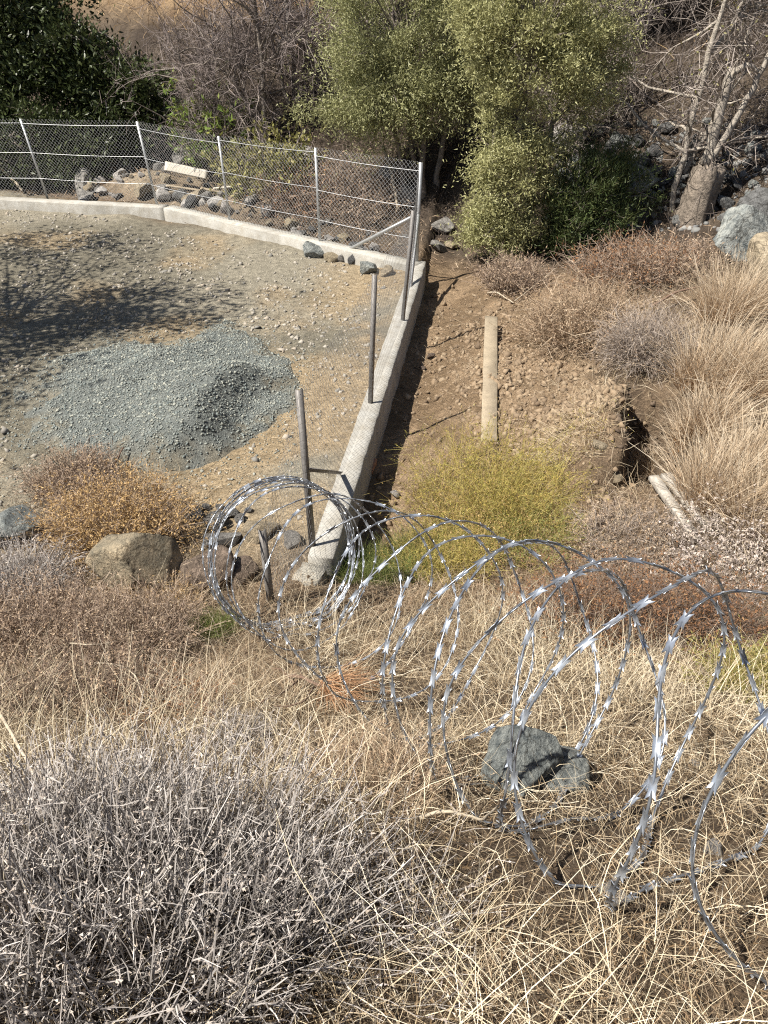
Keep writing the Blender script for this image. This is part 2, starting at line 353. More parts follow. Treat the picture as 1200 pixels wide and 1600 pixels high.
class Acc:
    def __init__(s): s.V = []; s.F = {}; s.T = []; s.n = 0
    def add(s, V, F, t=None):
        V = np.asarray(V, float); F = np.asarray(F)
        s.V.append(V); s.F.setdefault(F.shape[1], []).append(F + s.n); s.n += len(V)
        s.T.append(np.ones(len(V)) if t is None else t); return s
    def mesh(s, name, smooth=False):
        return mesh(name, np.concatenate(s.V), *[np.concatenate(f) for f in s.F.values()], smooth=smooth, t=np.concatenate(s.T))
def interp_lines(Ls, i, t):
    k = Ls.shape[1] - 1; f = np.clip(t * k, 0, k - 1e-6); a = f.astype(int); fr = (f - a)[:, None]
    p = Ls[i, a] * (1 - fr) + Ls[i, a + 1] * fr
    return p, nrm(Ls[i, a + 1] - Ls[i, a])
def flecks(P, Dr, Ln, W, rng=RNG):
    """small scraps, one pointed face each"""
    n = len(P); d = nrm(Dr); s = nrm(np.cross(d, nrm(rng.normal(size=(n, 3)))))
    Ln = np.asarray(Ln).reshape(-1, 1) * np.ones((n, 1)); W = np.asarray(W).reshape(-1, 1) * np.ones((n, 1))
    return np.stack([P - s * W * .5, P + s * W * .5, P + d * Ln], 1).reshape(-1, 3), np.arange(n * 3).reshape(-1, 3)
def leaves(P, Dr, Ln, W, rng=RNG, fold=0.15):
    """kite shaped leaves, two faces each folded at the midrib"""
    n = len(P); d = nrm(Dr); s = nrm(np.cross(d, nrm(rng.normal(size=(n, 3))))); nn = np.cross(d, s)
    Ln = np.asarray(Ln).reshape(-1, 1) * np.ones((n, 1)); W = np.asarray(W).reshape(-1, 1) * np.ones((n, 1))
    V = np.stack([P, P + d * Ln * .5 + s * W * .5 + nn * W * fold, P + d * Ln, P + d * Ln * .5 - s * W * .5 + nn * W * fold], 1).reshape(-1, 3)
    b0 = np.arange(n) * 4
    return V, np.stack([np.stack([b0, b0 + 1, b0 + 2], -1), np.stack([b0, b0 + 2, b0 + 3], -1)], 1).reshape(-1, 3)
def rdir(n, rng=RNG, up=0.0):
    v = nrm(rng.normal(size=(n, 3))); v[:, 2] += up; return nrm(v)
def fan(n, emin, emax, rng=RNG):
    az = rng.random(n) * 2 * math.pi; el = np.radians(emin + (emax - emin) * rng.random(n))
    return np.stack([np.cos(az) * np.cos(el), np.sin(az) * np.cos(el), np.sin(el)], -1)
OCT = np.array([[1, 0, 0], [-1, 0, 0], [0, 1, 0], [0, -1, 0], [0, 0, 1], [0, 0, -1]], float)
OCF = np.array([[0, 2, 4], [2, 1, 4], [1, 3, 4], [3, 0, 4], [2, 0, 5], [1, 2, 5], [3, 1, 5], [0, 3, 5]])
def ico(sub):
    p = (1 + 5 ** .5) / 2
    v = [(-1, p, 0), (1, p, 0), (-1, -p, 0), (1, -p, 0), (0, -1, p), (0, 1, p), (0, -1, -p), (0, 1, -p), (p, 0, -1), (p, 0, 1), (-p, 0, -1), (-p, 0, 1)]
    f = [(0, 11, 5), (0, 5, 1), (0, 1, 7), (0, 7, 10), (0, 10, 11), (1, 5, 9), (5, 11, 4), (11, 10, 2), (10, 7, 6), (7, 1, 8), (3, 9, 4), (3, 4, 2), (3, 2, 6), (3, 6, 8), (3, 8, 9), (4, 9, 5), (2, 4, 11), (6, 2, 10), (8, 6, 7), (9, 8, 1)]
    v = [np.array(q) / np.linalg.norm(q) for q in v]
    for _ in range(sub):
        c = {}; nf = []
        def mid(a, b):
            k = (min(a, b), max(a, b))
            if k not in c:
                m = v[a] + v[b]; v.append(m / np.linalg.norm(m)); c[k] = len(v) - 1
            return c[k]
        for a, b, d in f:
            x, y, z = mid(a, b), mid(b, d), mid(d, a); nf += [(a, x, z), (b, y, x), (d, z, y), (x, y, z)]
        f = nf
    return np.array(v), np.array(f)
ICO0, ICO3, ICO4 = ico(0), ico(3), ico(4)
def bits(P, size, kind='oct', rng=RNG, flat=.7):
    """many small stones in one mesh"""
    V0, F0 = (OCT, OCF) if kind == 'oct' else ICO0
    n = len(P); k = len(V0)
    q = V0[None] * (1 + .35 * rng.normal(size=(n, k, 1))) * (np.asarray(size).reshape(-1, 1, 1) * (1 + .25 * rng.normal(size=(n, 1, 3))))
    a = rng.random(n) * 6.283; ca_, sa = np.cos(a)[:, None], np.sin(a)[:, None]
    ti = rng.normal(size=n)[:, None] * .5; ct, st = np.cos(ti), np.sin(ti)
    x, y, z = q[..., 0], q[..., 1], q[..., 2] * flat
    y, z = y * ct - z * st, y * st + z * ct
    x, y = x * ca_ - y * sa, x * sa + y * ca_
    V = np.stack([x, y, z], -1) + P[:, None]
    return V.reshape(-1, 3), (F0[None] + (np.arange(n) * k)[:, None, None]).reshape(-1, 3)
def scatter(n, x0, x1, y0, y1, wf=None, rng=RNG):
    xx = np.empty(0); yy = np.empty(0)
    while len(xx) < n:
        a = x0 + (x1 - x0) * rng.random(n); c = y0 + (y1 - y0) * rng.random(n)
        if wf is not None:
            k = rng.random(n) < wf(a, c); a, c = a[k], c[k]
        xx = np.concatenate([xx, a]); yy = np.concatenate([yy, c])
    xx, yy = xx[:n], yy[:n]
    return np.stack([xx, yy, H(xx, yy)], -1)

# ------------------------------------------------------------------ gravel heap
def heap(x, y):
    ax, ay, bx, by = -2.45, 6.95, -1.62, 8.75
    ux, uy = bx - ax, by - ay; l = math.hypot(ux, uy); ux /= l; uy /= l
    s = (x - ax) * ux + (y - ay) * uy; d = -(x - ax) * uy + (y - ay) * ux            # d > 0 to the left of the crest
    d = d + .16 * np.sin(s * 2.6 + .4) + .10 * fbm(x, y, 2.2, 2, 24)
    cross = np.where(d > 0, np.exp(-(d / .75) ** 2) * .75 + .25 * np.exp(-(d / 1.7) ** 2), ss(-.52, .06, d))
    along = ss(-.35, .5, s) * (1 - ss(l - .35, l + .55, s))
    z = .34 * cross * along
    d2 = np.hypot((x + 3.25) / 1.0, (y - 8.9) / 1.15); z = z + .13 * np.exp(-d2 ** 2 / .6)
    edge = np.hypot((x + 2.85) / 1.5, (y - 8.55) / 1.95) + .5 * fbm(x, y, 1.1, 4, 21)
    z = z + .05 * (1 - ss(.8, 1.15, edge)) - .06 * ss(.85, 1.2, edge) + .09 * fbm(x, y, 2.6, 3, 22) * ss(.03, .2, z)
    return z, edge
hx = np.arange(-4.9, -.9, .045); hy = np.arange(6.1, 11.0, .045)
HX, HY = np.meshgrid(hx, hy, indexing='ij'); hz, he = heap(HX, HY)
ii = np.arange(HX.size).reshape(HX.shape)
HF = np.stack([ii[:-1, :-1], ii[1:, :-1], ii[1:, 1:], ii[:-1, 1:]], -1)[(he[:-1, :-1] < 1.12)].reshape(-1, 4)
gh = empty('gravel_heap', gp(-2.4, 8.2), 'heap of blue grey gravel dumped on the bare yard', 'gravel heap')
def child_of(root, name, me, m, kind=None):
    """a part whose mesh is written in world coordinates"""
    if me.vertices:
        co = np.empty(len(me.vertices) * 3, np.float32); me.vertices.foreach_get('co', co)
        co = co.reshape(-1, 3) - np.array(root.location, np.float32); me.vertices.foreach_set('co', co.ravel()); me.update()
    return obj(name, me, m, root, kind=kind)
child_of(gh, 'heap_body', mesh('heap_body', np.stack([HX, HY, H(HX, HY) + hz], -1).reshape(-1, 3), HF, smooth=True, t=(1 - ss(.78, 1.08, he + .45 * fbm(HX, HY, 5, 2, 27))).ravel()), M['gravel_bed'])
g = scatter(22000, -4.9, -.9, 6.1, 11.0, lambda x, y: np.maximum((1 - ss(.75, 1.15, heap(x, y)[1])), .14 * (1 - ss(1.05, 1.7, heap(x, y)[1]))))
g[:, 2] = np.maximum(g[:, 2], g[:, 2] + np.where(heap(g[:, 0], g[:, 1])[1] < 1.12, heap(g[:, 0], g[:, 1])[0], 0)) + .004
V, F = bits(g, .006 + .014 * RNG.random(len(g)) ** 3.5)
child_of(gh, 'gravel', mesh('gravel', V, F), M['gravel'], kind='stuff')

# ------------------------------------------------------------------ concrete footing
def slab(name, A, B, wl_, wr_, ztop, zbot, m, label, rough=.006, seed=0, taper=None):
    """cast strip from A to B with a top of slightly uneven width and height"""
    A = np.array(A); B = np.array(B); ln = np.linalg.norm(B - A); u = (B - A) / ln; n_ = np.array([-u[1], u[0]])
    k = max(4, int(ln / .12)); r = np.random.default_rng(seed)
    prof = [(-wr_, zbot), (-wr_, ztop - .02), (-wr_ + .012, ztop - .004), (-wr_ * .3 + wl_ * .7, ztop), (wl_ - .012, ztop - .004), (wl_, ztop - .02), (wl_, zbot)]
    V = []
    for i in range(k + 1):
        p = A + u * ln * i / k; e = taper(i / k) if taper else (1, 0)
        for (o, z) in prof:
            q = p + n_ * o * e[0] + r.normal(size=2) * rough * .6
            V.append((q[0], q[1], z + (e[1] if z > zbot else 0) + (r.normal() * rough * .5 if z > zbot else 0)))
    V = np.array(V); c = len(prof); F = []
    for i in range(k):
        for j in range(c - 1):
            a = i * c + j; F.append((a, a + c, a + c + 1, a + 1))
    me = mesh(name, V, np.array(F), np.array([tuple(range(c)), tuple(range(k * c + c - 1, k * c - 1, -1))]))
    c0 = V.mean(0); o = obj(name, me, m)
    me.transform(Matrix.Translation(Vector(-c0))); o.location = c0
    tag(o, label, 'footing', 'concrete strip footings of the fence')
    return o
slab('concrete_footing', (-11.5, 17.62), (-4.52, 16.38), .27, 0, .2, -.3, M['concrete'], 'pale concrete strip under the far left fence, lying left of the joint', seed=1)
slab('concrete_footing', (-4.5, 16.32), (.50, 12.70), .27, 0, .215, -.35, M['concrete'], 'pale concrete strip slanting from the joint to the fence corner post', seed=2)
slab('concrete_footing', (.60, 13.0), (-.545, 5.12), .115, .115, .205, -.5, M['concrete'], 'long straight concrete strip dividing the yard from the dug soil', seed=3)
slab('concrete_footing', (-.60, 5.08), (-.93, 4.22), .13, .12, .16, -.3, M['concrete_rough'], 'short rough concrete stub at the near end of the long strip', rough=.022, seed=4,
     taper=lambda t: (1 - .25 * t, -.08 * t))

# ------------------------------------------------------------------ chain link fence
FH = 1.5
fz = .2
posts = [(-9.75, 17.47, 0, 0, FH), (-7.19, 17.17, -.16, 0, FH), (-4.73, 16.62, -.12, 0, FH + .05), (-3.02, 15.42, -.03, 0, FH), (-1.17, 14.06, 0, 0, FH + .06), (.53, 12.93, .03, 0, FH + .06),
         (.27, 10.37, .12, 0, FH), (-.15, 7.89, .06, 0, FH), (-.62, 5.25, -.02, 0, FH + .02), (-.88, 4.42, 0, 0, .95)]
fence = empty('chain_link_fence', (posts[5][0], posts[5][1], fz), 'galvanised chain link fence with metal posts running round the yard corner', 'fence')
fo = np.array(fence.location)
def angle_post(A, B, w_=.042, th=.006, face=(0, -1)):
    """L shaped steel angle from A to B"""
    A = np.array(A, float); B = np.array(B, float); u = nrm(B - A)
    f = np.array([face[0], face[1], 0.0]); f = nrm(f - u * (f @ u)); s = np.cross(u, f)
    pr = [(0, 0), (w_, 0), (w_, th), (th, th), (th, w_), (0, w_)]
    V = np.concatenate([[P + s * a - f * c for a, c in pr] for P in (A, B)])
    F = [(i, (i + 1) % 6, 6 + (i + 1) % 6, 6 + i) for i in range(6)]
    return V, np.array(F), np.array([(5, 4, 3, 2, 1, 0), (6, 7, 8, 9, 10, 11)])
tops = []; bases = []
for i, (x, y, lx, ly, h) in enumerate(posts):
    z0 = fz if i < 9 else .06
    A = np.array([x, y, z0 - .03]); B = np.array([x + lx, y + ly, z0 + h]); bases.append(A); tops.append(B)
    V, F, C = angle_post(A, B, w_=.05 if i in (2, 5) else .043, face=((.3, -1) if i < 6 else (1, -.6)))
    child_of(fence, 'post', mesh('post', V, F, C), M['steel'] if i < 6 else M['steel_shaded'])
for (A, B, m) in (((-.62, 13.66, .2), (.54, 12.9, 1.0), 'steel'), ((.40, 11.7, .2), (.55, 12.88, 1.0), 'steel'), ((-.44, 6.4, .21), (-.63, 5.27, .98), 'steel_shaded')):
    V, F, C = angle_post(A, B, face=(.3, -1)); child_of(fence, 'brace', mesh('brace', V, F, C), M[m])
def bay(i, j, hw=(1.47, .92, .42), step=.078, r=.0019):
    A0, B0, A1, B1 = bases[i], bases[j], tops[i], tops[j]
    def P(s, t): return A0 * (1 - s) * (1 - t) + B0 * s * (1 - t) + A1 * (1 - s) * t + B1 * s * t
    Ln = np.linalg.norm(B0 - A0); Hh = np.linalg.norm(A1 - A0)
    ac = Acc(); n = int(Ln / step); mrow = Hh / step
    for sgn in (1, -1):
        for k in range(-int(mrow) - 1, n + int(mrow) + 2):
            a, b_ = k * step, k * step + sgn * Hh                  # a diagonal from the bottom edge to the top edge
            t0, t1 = 0., 1.
            if b_ != a:
                ta = (0 - a) / (b_ - a); tb = (Ln - a) / (b_ - a)
                t0 = max(0, min(ta, tb)); t1 = min(1, max(ta, tb))
            if t1 - t0 < .02: continue
            q = []
            for t in np.linspace(t0, t1, 5):
                s = (a + (b_ - a) * t) / Ln; p = P(s, .035 + t * .975)
                bul = .02 * math.sin(9 * s + i * 2) * math.sin(5 * t + i)
                q.append(p + np.array([.4 * bul, bul, 0]))
            V, F = tube(np.array([q]), r, r, 3); ac.add(V, F)
    child_of(fence, 'wire_mesh', ac.mesh('wire_mesh'), M['mesh_wire'] if r > .0015 else M['mesh_dull'])
    for h in hw:
        t = min(1, h / Hh)
        q = np.array([[P(s, t) + np.array([0, -.004, -.018 * math.sin(math.pi * s)]) for s in np.linspace(0, 1, 9)]])
        V, F = tube(q, .0042, .0042, 5); child_of(fence, 'tension_wire', mesh('tension_wire', V, F), M['mesh_wire'])
for i in range(5): bay(i, i + 1)
for i in range(5, 8): bay(i, i + 1, hw=(), r=.0011)
bay(8, 9, hw=(), r=.0011)

# ------------------------------------------------------------------ rocks
def rock_mesh(seed, cuts=9, sub=3, rough=.05, sx=1., sy=1., sz=.75):
    r = np.random.default_rng(seed); V0, F0 = ICO3 if sub == 3 else ICO4
    V = V0.copy()
    for _ in range(cuts):
        n_ = nrm(r.normal(size=3)); d = .45 + .33 * r.random(); k = V @ n_
        V = V - np.maximum(0, k - d)[:, None] * n_ * .95
    o = r.random(3) * 50
    dv = fbm(V[:, 0] + V[:, 2] * .7 + o[0], V[:, 1] - V[:, 2] * .6 + o[1], 1.6, 4, seed)
    V = V * (1 + rough * 2.2 * dv)[:, None] + rough * .25 * r.normal(size=V.shape) * (.5 if sub == 3 else .3)
    V = V * np.array([sx, sy, sz]); V = V / np.abs(V).max()
    return mesh('rock', V, F0)
RKM = [rock_mesh(100 + i, cuts=11 + i % 5, rough=.035) for i in range(10)]
def rock(P, size, m, label, group=None, k=0, rot=None, sc=(1, 1, 1), sink=.25, me=None, name='rock'):
    me_ = me or RKM[k % len(RKM)]
    o = bpy.data.objects.new(name, me_); COL.objects.link(o)
    if not me_.materials: me_.materials.append(m)
    o.material_slots[0].link = 'OBJECT'; o.material_slots[0].material = m
    o.scale = (size * sc[0], size * sc[1], size * sc[2])
    o.location = (P[0], P[1], P[2] + size * sc[2] * (.62 - sink))
    o.rotation_euler = rot if rot is not None else tuple(RNG.normal(size=2) * .35) + (RNG.random() * 6.28,)
    return tag(o, label, 'rock', group)

yr = 'stones lined up in front of the slanting concrete strip'
for k, (px, py, s, m, lab) in enumerate([
        (490, 401, .24, 'rock_blue', 'largest dark grey stone leaning on the slanting concrete strip, first of the row'),
        (517, 408, .16, 'rock_tan', 'yellowish stone second in the row against the slanting concrete strip'),
        (534, 409, .11, 'rock_grey', 'smallest grey stone wedged third in the row by the concrete strip'),
        (553, 411, .16, 'rock_dark', 'dark stone fourth in the row by the concrete strip'),
        (577, 427, .19, 'rock_blue', 'rounded grey stone with pale top standing forward of the concrete strip'),
        (603, 430, .14, 'rock_tan', 'low tan stone at the end of the row near the fence corner')]):
    rock(at(px, py), s, M[m], lab, yr, k=k, sc=(1, .9, .95), sink=.12)
# boulders by the near end of the yard
rock(at(28, 842), .32, M['rock_blue'], 'blue grey boulder cut by the left edge behind the grey dry stems', me=rock_mesh(31, 7, 4, .05, 1.1, .9, .75), rot=(.1, .1, .4), sink=.1)
rock(at(232, 918), .45, M['rock_lichen'], 'big tan and green lichened boulder below the orange bush', me=rock_mesh(46, 13, 4, .05, 1.1, .9, .86), rot=(.2, .12, .2), sink=.2)
rock(at(318, 915), .26, M['rock_red'], 'reddish brown broken rock with a dark right side beside the lichened boulder', me=rock_mesh(39, 10, 4, .06, 1., .8, .75), rot=(.2, .05, .9), sink=.15)
rock(at(405, 838), .20, M['rock_tan'], 'angular tan rock seen through the far end of the razor wire', k=3, rot=(.3, .4, .5), sc=(1.2, .8, .8))
rock(at(338, 818), .13, M['rock_grey'], 'grey rock with pale face behind the lichened boulder', k=5)
rock(at(300, 812), .15, M['rock_dark'], 'dark rock right of the orange bush', k=6, sc=(1.2, 1, .7))
rock(at(352, 848), .20, M['rock_grey'], 'long grey rock lying just left of the razor wire end', k=7, sc=(1.3, .8, .6))
rock(at(378, 905), .22, M['rock_red'], 'brown rock half hidden behind the left rim of the razor wire', k=8)
for k, (px, py, s) in enumerate([(362, 806, .08), (375, 815, .07), (322, 795, .06), (390, 800, .05), (345, 795, .05), (458, 850, .11)]):
    rock(at(px, py), s, M['rock_grey'], 'small grey stone among the rocks at the near end of the yard', 'small stones at the near end of the yard', k=k + 2)
# boulders inside the coil
rock(at(806, 1222), .175, M['rock_blue'], 'left lump of the blue grey boulder inside the razor wire', me=rock_mesh(59, 18, 4, .06, 1.05, .9, .95), rot=(0, .1, 1.2), sink=.12)
rock(at(866, 1224), .155, M['rock_blue'], 'right lump of the blue grey boulder inside the razor wire', me=rock_mesh(63, 18, 4, .06, 1.2, .9, .78), rot=(.1, 0, .3), sink=.12)
for (px, py, s, lab) in ((1085, 1195, .03, 'small whitish stone in the straw between two razor wire loops'), (1115, 1330, .04, 'whitish stone in the straw under the nearest razor wire loops'), (955, 1400, .045, 'pale stone in the straw below the razor wire'), (610, 1195, .03, 'little pale stone near the dead root clump')):
    rock(at(px, py), s, M['rock_white'], lab, k=int(px) % 7)
# right hand boulders
rock(at(1158, 400), .62, M['rock_blue'], 'blue grey boulder with whitish patches behind the upper tussock at the right edge', me=rock_mesh(61, 9, 4, .06, 1.1, .8, .75), rot=(.1, .1, .5), sink=.1)
rock(at(1190, 432), .42, M['rock_tan'], 'smooth tan boulder at the right edge above the tussocks', me=rock_mesh(62, 5, 4, .04, 1.1, .9, .65), sink=.1)
rock(at(988, 310), .42, M['rock_blue'], 'pale blotched grey boulder right of the green broom bush', k=2, sink=.05)
rock(at(888, 238), .42, M['rock_white'], 'sharp whitish rock standing out right of the yellowish olive crown', k=4, rot=(.3, .5, .2), sc=(.7, .7, 1.2), sink=.0)
rock(at(1190, 350), .5, M['rock_dark'], 'dark rock at the right edge just above the blue grey boulder', k=5, sink=.1)
# rubble behind the fence
for k, (px, py, s, m, lab, sc) in enumerate([
        (130, 301, .36, 'rock_grey', 'brownish grey block with a pale end behind the leaning left post', (1.3, .7, .7)),
        (160, 303, .15, 'rock_white', 'small pinkish stone right of the brownish block behind the fence', (1, 1, .8)),
        (223, 307, .24, 'rock_tan', 'pale tan stone behind the fence just left of the thick post', (1, .8, 1.1)),
        (290, 262, .50, 'rock_grey', 'large grey boulder behind the white plank', (1, .8, .8)),
        (198, 270, .22, 'rock_white', 'rounded pale stone on top of the rubble behind the fence', (1, 1, .8)),
        (203, 250, .15, 'rock_white', 'white stone at the very top of the rubble heap', (.8, .8, 1)),
        (308, 318, .40, 'rock_tan', 'tilted greenish tan slab rock behind the fence below the planks', (1.3, .7, .6)),
        (258, 312, .2, 'rock_white', 'pale stone just right of the thick fence post foot', (1, 1, .8)),
        (284, 316, .24, 'rock_dark', 'dark stone under the left end of the planks', (.8, .8, 1)),
        (338, 322, .2, 'rock_white', 'whitish stone behind the third fence post foot', (1.2, 1, .7)),
        (612, 285, .3, 'rock_white', 'pinkish white rock behind the leaning dead stick near the corner', (1, .8, .9)),
        (636, 312, .3, 'rock_white', 'pale rock behind the fence corner, low between twigs', (1.2, .8, .8)),
        (486, 255, .3, 'rock_white', 'pale rock behind the fence left of the fourth post', (1, .8, .8)),
        (452, 250, .34, 'rock_grey', 'grey rock behind the fence under the bare tree', (1, .8, .9)),
        (686, 392, .2, 'rock_grey', 'grey stone outside the fence corner', (1.2, .8, .7)),
        (706, 388, .17, 'rock_tan', 'tan stone right of the grey one outside the fence corner', (1, .9, .7)),
        (692, 360, .3, 'rock_grey', 'whitish grey rock under the yellowish olive beside the corner post', (1, .9, .7)),
        (618, 775, .08, 'rock_white', 'pale stone on bare soil below the red brick', (1, .8, .8)),
        (672, 560, .09, 'rock_red', 'reddish stone on the dug soil beside the long strip', (1, .8, .8)),
        (660, 578, .07, 'rock_red', 'lower small reddish stone on the dug soil beside the long strip', (1, .8, .8)),
        (935, 700, .1, 'rock_tan', 'tan rock at the lip of the dug pit', (1, .8, .8)),
        (985, 690, .1, 'rock_red', 'reddish rock inside the dug pit', (1, .8, .8)),
        (962, 752, .11, 'rock_tan', 'yellowish rock below the dug pit', (1, .8, .8))]):
    rock(at(px, py), s, M[m], lab, k=k + 1, sc=sc, sink=.1)
rk = np.random.default_rng(5)
rub = 'rubble heaped behind the fence'
for k in range(125):
    s = rk.random() ** 1.6; f = rk.random() ** 1.3
    x = -6.6 + 7.0 * s; y = 17.3 - 4.1 * max(0, (s * 7 - 1.9) / 5.1) + .25 + 1.8 * f
    m = ('rock_grey', 'rock_white', 'rock_tan', 'rock_grey', 'rock_dark', 'rock_white')[rk.integers(6)]
    sz = .06 + .15 * rk.random() ** 1.8
    c = {'rock_grey': 'grey', 'rock_white': 'whitish', 'rock_tan': 'tan', 'rock_dark': 'dark'}[m]
    pl = 'behind the two left fence posts' if x < -4.8 else ('below the planks behind the fence' if x < -3.1 else ('behind the fence between third and fourth posts' if x < -1.2 else 'behind the fence by the corner brace'))
    sz_ = 'small' if sz < .1 else 'larger'
    rock(gp(x, y), sz, M[m], '%s %s rubble stone lying %s' % (sz_, c, pl), 'rubble stones ' + pl, k=int(rk.integers(10)))
scr = 'scree rocks under the bare trees at the right'
for k in range(130):
    px, py = 860 + 350 * rk.random(), 195 + 160 * rk.random(); p = at(px, py); sz = .07 + .14 * rk.random() ** 1.8; dk = rk.random() < .7
    pl = 'beside the green broom like bush' if px < 985 else ('left of the stump' if px < 1055 else ('behind the stump' if px < 1110 else 'right of the stump'))
    pl = ('high on the scree ' if py < 270 else 'low on the scree ') + pl
    rock(p, sz, M['rock_dark'] if dk else M['rock_blue'], '%s %s angular rock %s' % ('small' if sz < .12 else 'bigger', 'dark' if dk else 'blue grey', pl), 'rocks ' + pl, k=int(rk.integers(10)))
g = np.array([at(860 + 350 * a, 195 + 165 * c) for a, c in rk.random((900, 2))]); V, F = bits(g, .02 + .06 * rk.random(len(g)) ** 2, 'ico', flat=.8)
tag(obj('scree_gravel', mesh('scree_gravel', V, F), mat('scree chips', [(.1, .1, .1), (.2, .2, .19), (.3, .29, .27), (.14, .14, .14)], .85)), 'small dark rock chips between the scree rocks', 'scree', kind='stuff')
# ------------------------------------------------------------------ pebbles and clods
def wyard(x, y):
    d = x - (xl(y) + .25)
    return (1 - ss(-.35, -.25, d)) * (1 - ss(-1.35, -1.15, hill_s(x, y))) * ss(5.2, 6.2, y) * (heap(x, y)[1] > 1.1) * (.25 + .75 * ss(-.2, .25, fbm(x, y, 1.3, 2, 31)))
g = scatter(7500, -9, .6, 5.2, 17, wyard); sz = .01 + .035 * RNG.random(len(g)) ** 3; V, F = bits(g, sz, 'oct')
tag(obj('yard_pebbles', mesh('yard_pebbles', V, F), M['pebble']), 'loose pebbles strewn over the bare yard', 'pebbles', kind='stuff')
def wsoil(x, y):
    d = x - (xl(y) + .25)
    hot = np.exp(-((x - 2.3) / .7) ** 2 - ((y - 7.9) / .9) ** 2) + .6 * np.exp(-((x - 1.5) / .6) ** 2 - ((y - 9.6) / 1.2) ** 2)
    return ss(.02, .1, d) * (1 - ss(2.4, 3.2, d)) * (.12 + hot) * (1 - ss(12, 13, y)) * (.4 + .6 * ss(-.2, .2, fbm(x, y, 2, 2, 33)))
g = scatter(11000, -.5, 3.8, 5.0, 13, wsoil); sz = .006 + .05 * RNG.random(len(g)) ** 6; V, F = bits(g, sz, 'oct', flat=.85)
tag(obj('soil_clods', mesh('soil_clods', V, F), M['clod']), 'crumbly brown soil clods on the dug ground', 'soil', kind='stuff')

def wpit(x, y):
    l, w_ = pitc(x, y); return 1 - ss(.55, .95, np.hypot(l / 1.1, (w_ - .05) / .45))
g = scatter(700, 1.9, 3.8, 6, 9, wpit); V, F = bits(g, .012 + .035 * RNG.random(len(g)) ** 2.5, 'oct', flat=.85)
tag(obj('moist_shade_clods', mesh('moist_shade_clods', V, F), mat('damp clods darkened for shade', [(.06, .042, .03), (.11, .08, .055), (.17, .125, .085), (.08, .06, .045)], .9)), 'damp earth clods darkened further for shade in the dug pit', 'soil', kind='stuff')  # damp clods whose dark colour also carries the pit's shade
# ------------------------------------------------------------------ timber and oddments
def board(name, A, B, wd, th, m, label, cat='plank', roll=0.0, taper=1.0, n=14):
    """a sawn board between two points of its axis with worn edges"""
    A = np.array(A, float); B = np.array(B, float); u = nrm(B - A); s = nrm(np.cross(u, [0, 0, 1.])); t = np.cross(s, u)
    s, t = s * math.cos(roll) + t * math.sin(roll), t * math.cos(roll) - s * math.sin(roll)
    r = np.random.default_rng(int(abs(A[0] * 991 + A[1] * 77)) + 1); V = []; c = .12
    pr = [(-.5, -.5 + c), (-.5, .5 - c), (-.5 + c * .3, .5), (.5 - c * .3, .5), (.5, .5 - c), (.5, -.5 + c), (.5 - c * .3, -.5), (-.5 + c * .3, -.5)]
    for i in range(n + 1):
        p = A + (B - A) * i / n; e = 1 + (taper - 1) * i / n
        for a, b_ in pr: V.append(p + s * a * wd * e + t * b_ * th + r.normal(size=3) * .0018)
    F = [(i * 8 + j, i * 8 + (j + 1) % 8, i * 8 + 8 + (j + 1) % 8, i * 8 + 8 + j) for i in range(n) for j in range(8)]
    me = mesh(name, V, np.array(F), np.array([tuple(range(7, -1, -1)), tuple(range(n * 8, n * 8 + 8))]))
    me.transform(Matrix.Translation(Vector(-A))); return tag(obj(name, me, m, loc=A), label, cat)
p0 = at(766, 512); p1 = at(764, 690)
board('plank', p0 + [0, 0, .16], p1 + [0, 0, .0], .185, .045, M['timber'], 'long weathered plank lying on the dug soil right of the strip', roll=.06)
p0 = at(264, 288); p1 = at(328, 297)
board('plank', p0 + [0, -.1, .40], p1 + [0, -.1, .34], .24, .035, M['timber_white'], 'white sawn plank on top of the rubble behind the fence', roll=-.6)
for (a, b_, za, zb, lab) in (((262, 302), (312, 307), .16, .13, 'brown board under the white plank behind the fence'), ((315, 303), (350, 308), .12, .1, 'short board right of the white plank behind the fence'), ((335, 306), (372, 303), .15, .17, 'thin pale lath right of the third fence post')):
    board('plank', at(*a) + [0, 0, za], at(*b_) + [0, 0, zb], .1, .03, M['timber_white'] if 'lath' in lab else M['timber'], lab)
for (px, py, lab) in ((322, 312, 'wooden block end under the right end of the white plank'), (268, 306, 'wooden block under the left end of the planks'), (372, 310, 'wooden block beside the third fence post')):
    p = at(px, py); board('timber_block', p + [-.1, 0, .05], p + [.12, .05, .06], .12, .1, M['timber'], lab, cat='block', n=3)
p0 = at(1018, 770); p1 = at(1092, 852)
board('weathered_board', p0 + [-.02, 0, .18], p1 + [-.02, 0, .04], .1, .05, M['timber_old'], 'bleached board lying left of the lowest tussock', taper=.8)
board('weathered_board', p0 + [.12, .06, .17], p1 + [.14, .1, .05], .12, .05, M['timber_old'], 'second bleached board right against the lowest tussock', taper=.7)
p = at(578, 733); board('brick', p + [-.02, -.09, .03], p + [.03, .12, .035], .1, .07, M['brick'], 'red brick fragment in the shadow beside the long strip', cat='brick', n=4)

